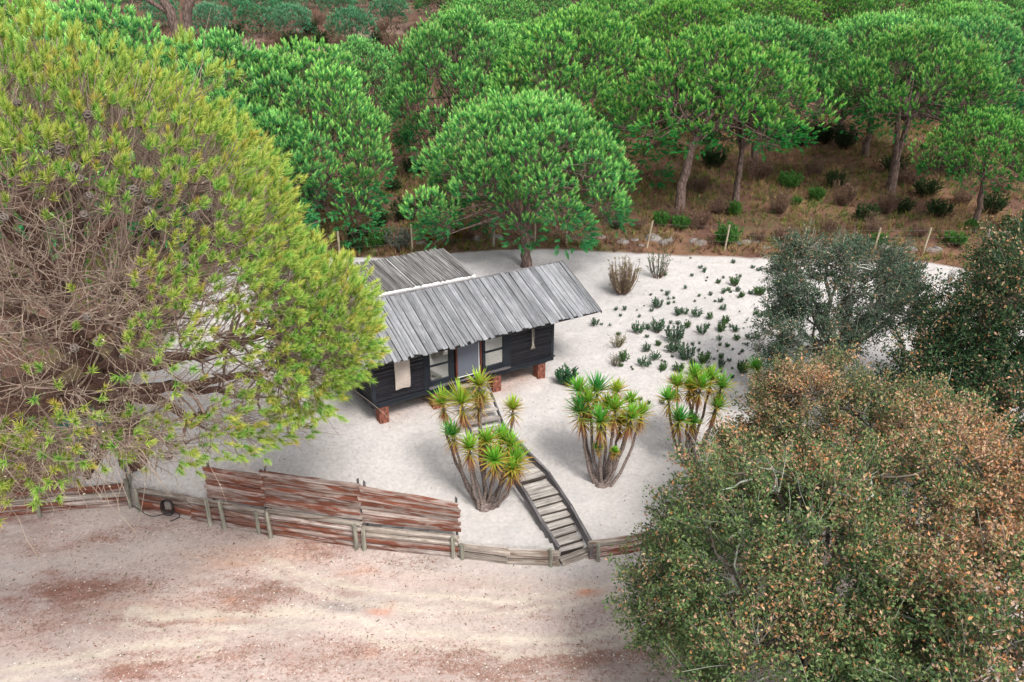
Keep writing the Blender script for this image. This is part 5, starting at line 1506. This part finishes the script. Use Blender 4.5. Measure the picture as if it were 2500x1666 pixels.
    lg.add(V, np.arange(nlch * 4).reshape(-1, 4), np.repeat(np.array([0.46, 0.46, 0.33])[None] * (0.75 + 0.4 * rng.random((nlch, 1))), 4, 0))
    def part(name, g, mat, smooth=False):
        me = g.mesh(name, mat, smooth)
        o = link(name, me, root); o.matrix_local = Matrix.Translation(-Vector(base)); return o
    part('trunk', bark, M['herobark'], True)
    part('twigs', tw, M['twig'], True)['kind'] = 'stuff'
    part('crown', cg, M['needle'])['kind'] = 'stuff'
    part('lichen', lg, M['twig'])['kind'] = 'stuff'
    # cones
    g = Geo()
    nu, nv = 12, 9
    th = np.linspace(0.02, np.pi - 0.02, nv); al = np.arange(nu) * 2 * np.pi / nu
    V, C = [], []
    for i_, t in enumerate(th):
        for j_, aa in enumerate(al):
            k_ = (i_ + j_) % 2
            r = 0.062 * math.sin(t) * (1.12 if k_ else 0.80)
            aa2 = aa + (math.pi / nu if i_ % 2 else 0)
            V.append((r * math.cos(aa2), r * math.sin(aa2), 0.075 * math.cos(t)))
            C.append((0.20, 0.165, 0.145) if k_ else (0.02, 0.013, 0.011))
    idx = np.arange(nu * nv).reshape(nv, nu)
    F = np.stack([idx[:-1], np.roll(idx[:-1], -1, 1), np.roll(idx[1:], -1, 1), idx[1:]], -1).reshape(-1, 4)
    g.add(np.array(V), F, np.array(C))
    cone = g.mesh('pine_cone', M['cone'])
    rnd = random.Random(4)
    for (px, py) in [(115, 378), (180, 410), (195, 437), (145, 368), (205, 525), (420, 530), (476, 530), (448, 400), (10, 531), (215, 281), (452, 612), (452, 646), (240, 836), (182, 850), (368, 252), (412, 1112), (213, 775), (597, 395), (512, 510), (345, 302), (325, 465), (363, 488), (410, 455), (42, 252), (218, 478), (362, 515), (690, 678)]:
        p = on_hero(px, py, 0.985)
        if p is None: continue
        o = link('pine_cone', cone, root, loc=tuple(p - base), rot=(rnd.uniform(-1, 1), rnd.uniform(-1, 1), rnd.uniform(0, 6)))
        sc = rnd.uniform(0.9, 1.25); o.scale = (sc, sc, sc)
    # red rope caught in the branches
    a_, b_ = at_y(572, 735, 15.0), at_y(636, 768, 15.0)
    t = np.linspace(0, 1, 10)[:, None]
    P = a_ * (1 - t) + b_ * t + np.array([0, 0, -0.12]) * np.sin(t * np.pi)
    rr_ = link('red_rope', None, loc=tuple(a_)); tag(rr_, 'strip of red rope caught in the lower branches of the big pine', 'rope')
    tube_obj('strand', P - a_, 0.02, M['redrope'], rr_); tube_obj('strand', P - a_ + np.array([0.02, 0.0, -0.05]) * (0.3 + t), 0.016, M['redrope'], rr_)
build_hero()

# ------------------------------------------------------------------ oaks
def leaf_quads(rng, P, D, L, w, col):
    n = len(P)
    s = nrm(np.cross(D, rng.normal(0, 1, (n, 3)))) * w
    up = nrm(np.cross(s, D)) * (0.15 * L)
    L = np.asarray(L).reshape(-1, 1) if np.ndim(L) else L
    V = np.stack([P, P + D * L * 0.5 + s + up, P + D * L, P + D * L * 0.5 - s + up], 1).reshape(-1, 3)
    return V, np.arange(n * 4).reshape(-1, 4), np.repeat(col, 4, 0)
def oak(label, base, lobes, ncl, nleaf, pal, seed, lsize=0.050, lich=0.3, crad=0.42, twig_n=1400, limb_r=0.11, open_=0.0):
    """pal: (dark green, light green, brown share)"""
    rng = np.random.default_rng(seed)
    base = np.array(base, float)
    root = thing('cork_oak', label, 'oak tree', tuple(base))
    lobes = np.array(lobes, float)
    bark, tw, cg = Geo(), Geo(), Geo()
    # clump centres on the union of lobes
    C, NN = [], []
    area = np.array([l[3] * l[4] + l[4] * l[5] + l[3] * l[5] for l in lobes])
    for l, k in zip(lobes, (ncl * area / area.sum()).astype(int)):
        i = np.arange(k); ct = 1 - (i + 0.5) / k * 1.65; ph = i * 2.39996 + rng.normal(0, .2, k)
        st = np.sqrt(np.clip(1 - ct ** 2, 0, 1))
        d = np.stack([st * np.cos(ph), st * np.sin(ph), ct], 1)
        bump_ = 0.36 + 0.16 * rng.random(k) + 0.88 * fbm(d[:, 0] * 2.0 + seed + l[0], d[:, 1] * 2.0 + d[:, 2] * 1.7 + l[1], seed, 2)
        bump_ = np.where(rng.random(k) < 0.22, bump_ * 0.6, bump_)
        p = l[:3] + d * l[3:] * bump_[:, None]
        nn = nrm(d / l[3:])
        ok = np.ones(k, bool)
        for o2 in lobes:
            if o2 is l: continue
            ok &= (((p - o2[:3]) / o2[3:]) ** 2).sum(1) > 0.42
        ok |= (np.abs(l - lobes[0]).sum() == 0) & False
        C.append(p[ok]); NN.append(nn[ok])
    c, nor = np.concatenate(C), np.concatenate(NN)
    gz_ = height(c[:, 0], c[:, 1]) + 0.35
    c[:, 2] = np.maximum(c[:, 2], gz_)
    dens = fbm(c[:, 0] * 1.1 + c[:, 2], c[:, 1] * 1.1 - c[:, 2] * .7, seed, 3)
    ok = rng.random(len(c)) < np.clip(1.0 - open_ - 1.1 * np.clip(0.40 - dens, 0, 1) * 2, 0.3, 1)
    c, nor = c[ok], nor[ok]
    away = (nor * nrm(np.array([0, 0, CAMZ]) - c)).sum(1) < -0.30
    ok = ~away | (rng.random(len(c)) < 0.4)
    c, nor = c[ok], nor[ok]
    n = len(c)
    cen = lobes[:, :3].mean(0)
    # trunk + limbs to the lobes
    fork = base + np.array([0, 0, max(0.8, (cen[2] - base[2]) * 0.45)])
    P = np.stack([base + np.array([0, 0, -0.3]), base * 0.6 + fork * 0.4 + np.array([0.06, 0, 0]), fork])[None]
    bark.add(*tubes(P, np.array([[0.34, 0.25, 0.21]]) * limb_r / 0.11, 9))
    tg = []
    for l in lobes:
        for k in range(7):
            an = rng.random() * 6.28
            tg.append(l[:3] + np.array([math.cos(an) * l[3] * .6, math.sin(an) * l[4] * .6, l[5] * rng.uniform(-.2, .6)]))
    tg = np.array(tg)
    L0 = np.tile(fork, (len(tg), 1)); L1 = (L0 + tg) / 2 + rng.normal(0, 0.30, tg.shape)
    LP = bez(L0, L1, tg, 9); LP[:, 1:-1] += rng.normal(0, 0.06, (len(tg), 7, 3))
    bark.add(*tubes(LP, np.linspace(1.0, 0.30, 9)[None].repeat(len(tg), 0) * limb_r * (0.6 + 0.6 * rng.random((len(tg), 1))), 6))
    nodes = LP[:, 3:].reshape(-1, 3)
    foot = c - nor * crad * 0.9
    nb = nodes[((foot[:, None] - nodes[None]) ** 2).sum(-1).argmin(1)]
    dd_ = np.linalg.norm(nb - foot, axis=1, keepdims=True)
    nb = foot + (nb - foot) * np.minimum(1, 0.9 / np.maximum(dd_, 1e-6))
    BP = bez(nb, (nb + foot) / 2 + rng.normal(0, .22, (n, 3)), foot, 5)
    BP[:, 1:-1] += rng.normal(0, 0.03, (n, 3, 3))
    cl = np.array([0.15, 0.125, 0.105]); ll = np.array([0.40, 0.43, 0.36])
    def tcols(k, reps):
        f = (rng.random((k, 1)) < lich) * rng.random((k, 1))
        return np.repeat(cl * (1 - f) + ll * f, reps, 0) * (0.65 + 0.6 * rng.random((k * reps, 1)))
    v, f = tubes(BP, np.linspace(0.03, 0.012, 5)[None].repeat(n, 0), 4); tw.add(v, f, tcols(n, 20))
    # twigs carrying leaves
    nt = 9
    ci = np.repeat(np.arange(n), nt); m = len(ci)
    dv = nrm(nor[ci] * 0.75 + rng.normal(0, 0.62, (m, 3)) + np.array([0, 0, 0.15]))
    tip = foot[ci] + dv * (crad * (1.1 + 1.0 * rng.random((m, 1))))
    f0 = foot[ci]
    TP = bez(f0, (f0 + tip) / 2 + rng.normal(0, .07, (m, 3)), tip, 4)
    v, f = tubes(TP, np.linspace(0.009, 0.004, 4)[None].repeat(m, 0), 3); tw.add(v, f, tcols(m, 12))
    # leaves along the twigs, most toward the tips
    per = max(1, nleaf // m)
    ti = np.repeat(np.arange(m), per); k = len(ti)
    t = 0.25 + 0.80 * rng.random(k) ** 0.7
    tt = np.clip(t, 0, 1)[:, None]
    q0, q2 = f0[ti], tip[ti]; q1 = (q0 + q2) / 2
    q = (1 - tt) ** 2 * q0 + 2 * tt * (1 - tt) * q1 + tt * tt * q2 + rng.normal(0, 0.065, (k, 3))
    dl = nrm(dv[ti] * 0.4 + rng.normal(0, 0.7, (k, 3)) + np.array([0, 0, 0.25]))
    warmth = fbm(q[:, 0] * 0.9 + 3, q[:, 1] * 0.9 + q[:, 2] * 0.8, seed + 5, 3)
    topside = np.clip((nor[ci[ti], 2] + 0.1) * 1.0, 0, 1)          # leaves turn first where the crown is most exposed
    pb = np.clip(pal[2] * (0.3 + 1.2 * topside) * (0.4 + 1.2 * sstep(0.35, 0.65, warmth)), 0, 0.85)
    pb = pb * (0.6 + 0.75 * sstep(4.0, 8.0, q[:, 0]))
    u = rng.random((k, 1))
    col = np.array(pal[0]) * (1 - u) + np.array(pal[1]) * u
    br = rng.random(k) < pb
    bc = np.array([(0.58, 0.28, 0.12), (0.52, 0.31, 0.21), (0.58, 0.39, 0.26), (0.45, 0.36, 0.19)])[rng.integers(0, 4, k)] * (0.7 + 0.5 * rng.random((k, 1)))
    col = np.where(br[:, None], bc, col)
    ls = lsize * (0.7 + 0.6 * rng.random(k))
    cg.add(*leaf_quads(rng, q, dl, ls[:, None], (ls * 0.28)[:, None], col))
    # bare lichened twigs sticking through
    cj = rng.integers(0, n, twig_n)
    s0 = foot[cj]; s2 = s0 + (nor[cj] * 0.45 + rng.normal(0, .45, (twig_n, 3))) * (0.25 + .5 * rng.random((twig_n, 1)))
    SPt = bez(s0, (s0 + s2) / 2 + rng.normal(0, .12, (twig_n, 3)), s2, 5); SPt[:, 1:-1] += rng.normal(0, .02, (twig_n, 3, 3))
    v, f = tubes(SPt, np.linspace(0.012, 0.004, 5)[None].repeat(twig_n, 0), 3); tw.add(v, f, tcols(twig_n, 15))
    def part(name, g, mat, smooth=False):
        o = link(name, g.mesh(name, mat, smooth), root); o.matrix_local = Matrix.Translation(-Vector(base)); return o
    part('trunk', bark, M['oakbark'], True)
    part('twigs', tw, M['twig'], True)['kind'] = 'stuff'
    part('crown', cg, M['leaf'])['kind'] = 'stuff'
def build_oaks():
    def B(x, y): return (x, y, gz(x, y))
    oak('grey-green oak with lichened branches behind the others on the sand', B(10.6, 23.6),
        [(10.2, 23.6, 3.5, 2.1, 1.8, 1.9), (9.3, 22.6, 2.2, 1.6, 1.5, 1.2), (12.0, 24.2, 2.7, 1.7, 1.6, 1.3)], 330, 52000,
        ((0.04, 0.08, 0.05), (0.14, 0.20, 0.13), 0.05), 5, lsize=0.072, lich=0.85, twig_n=1900, open_=0.2)
    oak('dark green oak at the right edge in front of the grey one', B(13.0, 19.5),
        [(14.3, 19.6, 3.9, 2.8, 2.6, 2.6), (11.9, 19.0, 2.3, 2.0, 1.9, 1.5), (15.4, 21.2, 4.0, 2.5, 2.3, 2.2), (12.6, 17.0, 2.2, 2.0, 1.7, 1.5)], 900, 120000,
        ((0.018, 0.05, 0.026), (0.09, 0.17, 0.065), 0.10), 6, lsize=0.084, lich=0.2, twig_n=500, crad=0.50)
    oak('rust-leaved oak spreading beside the slender yucca', B(7.4, 16.2),
        [(7.5, 16.3, 2.5, 2.3, 2.0, 1.8), (5.9, 16.0, 1.5, 1.6, 1.5, 1.4), (9.0, 15.8, 2.2, 1.7, 1.6, 1.5)], 430, 85000,
        ((0.045, 0.09, 0.04), (0.23, 0.27, 0.11), 0.32), 7, lsize=0.068, lich=0.45, open_=0.08)
    oak('nearest oak with mixed green and orange leaves filling the lower right corner', B(5.6, 11.6),
        [(5.3, 11.6, 2.5, 2.8, 2.4, 2.0), (3.5, 12.4, 1.2, 1.5, 1.5, 1.6), (7.9, 12.2, 3.0, 2.5, 2.3, 2.0), (6.2, 13.5, 2.0, 2.0, 1.5, 1.5), (4.6, 9.8, 1.8, 2.0, 1.7, 1.7), (8.0, 9.6, 2.8, 2.4, 2.0, 1.8), (9.8, 11.4, 2.6, 2.3, 2.4, 2.2), (7.6, 7.8, 2.6, 2.4, 1.8, 1.8), (6.2, 9.2, 1.8, 2.2, 1.6, 1.6)], 1250, 200000,
        ((0.04, 0.10, 0.04), (0.22, 0.30, 0.11), 0.28), 8, lsize=0.069, lich=0.5, twig_n=1500, crad=0.45)
build_oaks()

# ------------------------------------------------------------------ wire fence, rocks, undergrowth
def build_back_fence():
    posts = [(1007, 617, 66, 0.0), (1205, 602, 64, 0.0), (1383, 599, 62, 0.0), (1577, 605, 62, 0.18), (1768, 612, 60, 0.10), (1953, 615, 58, 0.10), (2131, 617, 58, 0.12), (2252, 617, 58, 0.14), (2405, 606, 44, 0.0), (2485, 612, 52, 0.05), (830, 628, 60, 0)]
    posts.sort()
    P = []
    for px, py, h, ln in posts:
        p = ground_at(px, py); P.append((p, h / (FPX / math.hypot(p[1], CAMZ)) * 1.06, ln))
    root = thing('wire_fence', 'wire fence on pale wooden posts along the back edge of the sand', 'fence', tuple(P[0][0]))
    O = P[0][0]
    for k, (p, h, ln) in enumerate(P):
        q = p - O
        big = posts[k][0] in (1205, 2405, 2485)
        w = 0.14 if big else 0.09
        plank('post', q + np.array([0, 0, -0.3]), q + np.array([ln * h, 0, h]), w, w, M['post' if big else 'fencepost'], root, (0, 1, 0), seed=k, nseg=3, sides=8, wob=0.02, rag=0)
    for lev in (0.35, 0.62, 0.9):
        pts = [p - O + np.array([ln * h * lev, -0.06, h * lev]) for p, h, ln in P]
        tube_obj('wire', pts, 0.004, M['metal'], root, 4)
    for a, b, za in ((1205, 1310, 0.80), (2405, 2520, 0.80)):
        i = [x[0] for x in posts].index(a)
        p, h, _ = P[i]; q = ground_at(b, posts[i][1] - 4)
        plank('rail', p - O + np.array([0, 0, h * za]), q - O + np.array([0, 0, h * za + (0.1 if a == 1205 else 0)]), 0.09, 0.09, M['fencepost'], root, seed=a, nseg=3, sides=7)
    q = ground_at(1306, 596) - O
    plank('post', q + np.array([0, 0, -.2]), q + np.array([0, 0, 1.1]), 0.10, 0.10, M['fencepost'], root, (0, 1, 0), seed=4, nseg=3, sides=7)
build_back_fence()
def build_marker():
    p = ground_at(918, 545)
    o = plank('marker_stake', (0, 0, -0.1), (-0.10, 0, 0.40), 0.05, 0.05, M['whitewood'], None, (0, 1, 0), seed=2, nseg=2, sides=6)
    o.location = tuple(p + np.array([-.05, 0, .15]))
    tag(o, 'short white stake tilted in the undergrowth behind the pergola', 'stake')
build_marker()
def rock_mesh(seed):
    import bmesh
    rs = np.random.default_rng(seed)
    bm = bmesh.new(); bmesh.ops.create_icosphere(bm, subdivisions=2, radius=0.5)
    off = rs.random(3) * 50
    for v in bm.verts:
        k = 0.72 + 0.55 * float(fbm(np.array([v.co.x * 2.2 + off[0] + v.co.z]), np.array([v.co.y * 2.2 + off[1] - v.co.z]), seed, 3)[0])
        v.co *= k; v.co.z *= 0.62
    me = bpy.data.meshes.new('rock'); bm.to_mesh(me); bm.free(); me.materials.append(M['rock'])
    return me
def build_rocks():
    ms = [rock_mesh(k) for k in range(6)]
    rnd = random.Random(21)
    lst = [(1522, 590, 34), (1548, 586, 22), (1598, 582, 46), (1622, 592, 36), (1640, 582, 22), (1690, 588, 26), (1704, 594, 40), (1812, 592, 36), (1838, 588, 30), (1868, 604, 26), (1985, 600, 40), (2008, 604, 26), (2160, 604, 40), (2195, 608, 30), (2225, 606, 34), (2270, 610, 40), (2292, 608, 26), (1168, 584, 30), (1215, 578, 26), (1028, 594, 30), (908, 612, 28), (1430, 580, 24), (1446, 576, 34), (1464, 580, 30), (1912, 602, 30), (1935, 606, 22), (2050, 606, 26), (2090, 610, 34), (1300, 578, 20), (2372, 648, 24), (1568, 600, 18), (2118, 602, 20)]
    for k, (px, py, s) in enumerate(lst):
        p = ground_at(px, py)
        sz = s / (FPX / math.hypot(p[1], CAMZ)) * 1.0
        o = link('rock', ms[k % 6], loc=tuple(p + np.array([0, 0, -sz * 0.10])), rot=(rnd.uniform(-.3, .3), rnd.uniform(-.3, .3), rnd.uniform(0, 6.3)))
        o.scale = (sz * rnd.uniform(.9, 1.4), sz, sz * rnd.uniform(.7, 1.1))
        if px < 1320: lab, gp = 'pale rock in the undergrowth behind the cabin', 'pale rocks in the undergrowth behind the cabin'
        elif px < 1720: lab, gp = 'pale boulder in the rock heap below the leaning pine', 'pale boulders heaped below the leaning pine'
        elif px < 2080: lab, gp = 'pale rock along the middle of the wire fence', 'pale rocks along the middle of the wire fence'
        elif px > 2350: lab, gp = 'small rock at the right corner of the sand', None
        else: lab, gp = 'pale rock in the row at the right part of the wire fence', 'pale rocks along the right part of the wire fence'
        tag(o, lab, 'rock', gp)
build_rocks()

def build_undergrowth():
    rng = np.random.default_rng(55)
    rnd = random.Random(55)
    kinds = {
        'bright': [shrub_mesh('leafy_bush', 61 + k, n=40, leaf=(0.045, 0.15, 0.03), leaf2=(0.10, 0.24, 0.05), m=20, w=0.02, nl=0.09) for k in range(2)],
        'dark': [shrub_mesh('heath_bush', 65 + k, n=44, leaf=(0.025, 0.055, 0.02), leaf2=(0.05, 0.085, 0.03), stemc=(0.07, 0.05, 0.04), m=20, w=0.016) for k in range(2)],
        'brown': [shrub_mesh('dead_bush', 68 + k, n=60, leaf=(0.14, 0.085, 0.06), leaf2=(0.21, 0.14, 0.10), stemc=(0.19, 0.12, 0.095), m=8, leafy=0.7, nl=0.12, w=0.009) for k in range(2)],
        'yellow': [shrub_mesh('gorse_bush', 71, n=46, leaf=(0.09, 0.09, 0.02), leaf2=(0.40, 0.27, 0.02), m=20, w=0.02)],
        'silver': [shrub_mesh('silver_bush', 73, n=40, leaf=(0.10, 0.13, 0.10), leaf2=(0.18, 0.21, 0.16), m=18, w=0.018)],
    }
    names = {'bright': 'leafy_bush', 'dark': 'heath_bush', 'brown': 'dead_bush', 'yellow': 'gorse_bush', 'silver': 'silver_bush'}
    def put(kind, px, py, s, lab, gp=None):
        p = ground_at(px, py)
        sz = s / (FPX / math.hypot(p[1], CAMZ - p[2]))
        o = link(names[kind], rnd.choice(kinds[kind]), loc=tuple(p), rot=(0, 0, rnd.uniform(0, 6.3)))
        o.scale = (sz * 1.2, sz * 1.2, sz * rnd.uniform(0.75, 1.1))
        tag(o, lab, 'bush', gp)
    put('yellow', 1065, 590, 52, 'left of two yellow flowering bushes behind the pergola')
    put('yellow', 1122, 586, 50, 'right of two yellow flowering bushes behind the pergola')
    put('silver', 975, 612, 60, 'silvery bush at the foot of the fence left of the yellow ones')
    for lab, kind, lst in [
        ('bright green bush on the slope below the forked pine', 'bright', [(1925, 462, 52), (1990, 490, 34), (1945, 500, 26), (2255, 365, 18), (2375, 560, 34)]),
        ('bright green bush along the fence below the leaning pine', 'bright', [(1772, 598, 58), (1612, 552, 40), (1660, 560, 44), (1790, 525, 34), (1475, 540, 26), (2145, 600, 34), (2330, 600, 46)]),
        ('dark heath bush in the shade between the pines', 'dark', [(1950, 355, 70), (2010, 350, 60), (1905, 345, 50), (2060, 365, 60), (2180, 425, 60), (1860, 320, 60), (1740, 410, 60), (2200, 520, 50), (2290, 530, 60), (2110, 540, 60), (2260, 480, 60), (2040, 460, 50), (1720, 350, 60), (2330, 430, 60), (2420, 520, 60), (2460, 560, 44)]),
        ('dark heath bush on the brown slope behind the pergola', 'dark', [(990, 540, 66), (930, 550, 50), (880, 590, 60), (1040, 520, 50), (1120, 520, 44), (960, 470, 50), (1010, 430, 50), (1480, 480, 60), (1500, 560, 40), (930, 600, 40), (870, 620, 44)]),
        ('green leafy plant beside the fence behind the pergola', 'bright', [(855, 615, 40), (920, 610, 44), (1060, 560, 18), (945, 575, 20), (1010, 560, 20), (1160, 560, 26)]),
        ('dry brown brush heap near the wire fence', 'brown', [(1700, 560, 60), (1640, 545, 50), (1850, 590, 44), (1910, 590, 50), (1955, 600, 40), (1560, 560, 44), (2020, 570, 50), (2130, 570, 50), (2240, 580, 44), (1140, 590, 40), (1090, 600, 36)]),
        ('dry brown brush on the slope among the right-hand pines', 'brown', [(1850, 440, 70), (1700, 470, 60), (1760, 520, 60), (1900, 520, 60), (2060, 500, 60), (2160, 520, 60), (2350, 500, 50), (2440, 470, 60), (2210, 455, 60), (1990, 430, 50)]),
        ('dark scrub on the bare hillside among the young pines', 'dark', [(790, 110, 46), (720, 125, 50), (760, 85, 40), (930, 110, 40), (900, 140, 44), (570, 95, 36), (960, 180, 50), (975, 240, 50), (690, 60, 30), (880, 60, 30), (950, 30, 30)]),
        ('dry brush on the bare hillside among the young pines', 'brown', [(830, 120, 50), (690, 110, 44), (930, 80, 40), (590, 70, 36), (780, 60, 36), (960, 130, 50), (985, 290, 60), (990, 350, 60)])]:
        for (px, py, s) in lst: put(kind, px, py, s, lab, lab.replace(' bush ', ' bushes ').replace(' plant ', ' plants ').replace(' heap ', ' heaps '))
    # dry grass and green tufts: nobody could count them
    def field(name, n, xr, yr, hgt, cols, blades_, seed, w=0.012, dens=None, label=None):
        r = np.random.default_rng(seed)
        x = r.uniform(*xr, n); y = r.uniform(*yr, n)
        k = (y > sand_edge_y(x) + 0.1) | (x > 20.8)
        k &= r.random(n) < sstep(0.35, 0.6, fbm(x / 3, y / 3, seed, 3)) + 0.12
        x, y = x[k], y[k]; z = height(x, y)
        n = len(x)
        P = np.stack([x, y, z], 1)
        cc = np.array(cols)[r.integers(0, len(cols), n)] * (0.7 + 0.6 * r.random((n, 1)))
        g = Geo()
        D = nrm(r.normal(0, 0.25, (n, 3)) + np.array([0, 0, 1]))
        g.add(*needles(r, P, D, 0.08, hgt * (0.6 + 0.8 * r.random(n)), blades_, w, (0.3, 1.0), cc * 0.8, cc * 1.15))
        o = link(name, g.mesh(name, M['grass'])); o['kind'] = 'stuff'; o['label'] = label
    field('dry_grass', 16000, (-16, 34), (33, 66), 0.34, [(0.32, 0.20, 0.11), (0.25, 0.14, 0.09), (0.18, 0.10, 0.07), (0.36, 0.26, 0.12)], 10, 1, label='dry reddish grass covering the forest floor beyond the fence')
    field('green_grass', 13000, (-16, 34), (33, 66), 0.30, [(0.14, 0.20, 0.04), (0.09, 0.16, 0.04), (0.22, 0.23, 0.05)], 9, 2, label='patches of green grass on the forest floor')
    field('hillside_heath', 9000, (-60, 6), (55, 125), 0.60, [(0.14, 0.085, 0.06), (0.08, 0.075, 0.035), (0.18, 0.12, 0.085)], 9, 3, 0.03, label='low heath covering the far hillside at upper left')
build_undergrowth()

def build_litter():
    rng = np.random.default_rng(91)
    g = Geo()
    # twigs, chips and fallen leaves on the road and the sand
    n = 9000
    x = rng.uniform(-13, 8, n); y = rng.uniform(11.5, 18.6, n)
    _, mk, fo, road = ground_cols(x, y)
    k = road & (rng.random(n) < 0.10 + 0.9 * mk[:, 0]) & (y < wall_y(x) - 0.15)
    x1, y1 = x[k], y[k]
    n2 = 3800
    xa = rng.uniform(-11, 20, n2); ya = rng.uniform(17, 35, n2)
    k2 = (ya > wall_y(xa) + 0.3) & (ya < sand_edge_y(xa) - 0.1) & (rng.random(n2) < 0.15 + 0.85 * sstep(0.45, 0.65, fbm(xa / 1.5, ya / 1.5, 8, 3)))
    X = np.concatenate([x1, xa[k2]]); Y = np.concatenate([y1, ya[k2]])
    m = len(X)
    P = np.stack([X, Y, height(X, Y) + 0.006], 1)
    an = rng.random(m) * 6.28
    D = np.stack([np.cos(an), np.sin(an), rng.normal(0.05, 0.12, m)], 1)
    S = np.stack([-np.sin(an), np.cos(an), rng.normal(0.0, 0.3, m)], 1)
    L = (0.015 + 0.05 * rng.random((m, 1)) ** 2); W = 0.006 + 0.010 * rng.random((m, 1))
    V = np.stack([P - D * L, P + S * W, P + D * L, P - S * W], 1)
    V[:, 1, 2] += 0.008
    cols = np.array([(0.20, 0.10, 0.07), (0.13, 0.08, 0.06), (0.30, 0.18, 0.12), (0.10, 0.12, 0.04), (0.24, 0.20, 0.17)])[rng.integers(0, 5, m)]
    g.add(V.reshape(-1, 3), np.arange(m * 4).reshape(-1, 4), np.repeat(cols, 4, 0))
    o = link('ground_litter', g.mesh('ground_litter', M['twig'])); tag(o, 'scattered twigs and fallen leaves on the road and sand', kind='stuff')
def build_gravel():
    rng = np.random.default_rng(17)
    n = 11000
    x = rng.uniform(-13, 9, n); y = rng.uniform(11.6, 18.8, n)
    _, mk, fo, road = ground_cols(x, y)
    k = road & (rng.random(n) < 0.25 + 0.8 * mk[:, 1]) & (y < wall_y(x) - 0.1)
    x, y = x[k], y[k]; m = len(x)
    P = np.stack([x, y, height(x, y)], 1)
    s = 0.008 + 0.020 * rng.random((m, 1)) ** 2
    an = rng.random(m) * 6.28
    A = np.stack([np.cos(an), np.sin(an), 0 * an], 1); B = np.stack([-np.sin(an), np.cos(an), 0 * an], 1)
    up = np.array([0, 0, 1.0])
    V = np.stack([P - A * s, P - B * s * 0.8, P + A * s * 1.1, P + B * s * 0.9, P + up * s * 0.9 + A * s * 0.2], 1).reshape(-1, 3)
    b = np.arange(m)[:, None] * 5
    F = np.concatenate([b + np.array([[i, (i + 1) % 4, 4]]) for i in range(4)])
    cols = np.array([(0.62, 0.58, 0.54), (0.50, 0.45, 0.42), (0.40, 0.33, 0.30), (0.55, 0.42, 0.35)])[rng.integers(0, 4, m)]
    g = Geo(); g.add(V, F, np.repeat(cols, 5, 0))
    tag(link('gravel', g.mesh('gravel', M['twig'])), 'loose pale gravel scattered over the dirt road', kind='stuff')
build_gravel()
build_litter()

# ------------------------------------------------------------------ labels of small groups: tell members apart by their order
def order_labels():
    words_ = ['leftmost', 'second', 'third', 'fourth', 'fifth', 'sixth', 'seventh', 'eighth', 'ninth', 'tenth', 'eleventh', 'twelfth', 'thirteenth', 'fourteenth', 'fifteenth', 'sixteenth']
    groups = {}
    for o in SC.objects:
        if o.parent is None and 'group' in o: groups.setdefault(o['group'], []).append(o)
    for g, lst in groups.items():
        if len(lst) > 16 or len({o['label'] for o in lst}) > 1: continue
        def px(o):
            v = o.location - camo.location
            return v.x / (v.y * CP - v.z * SP)
        lst.sort(key=px)
        for k, o in enumerate(lst):
            o['label'] = ('leftmost' if k == 0 else 'rightmost' if k == len(lst) - 1 else words_[k] + ' from left') + ' of the ' + g
order_labels()
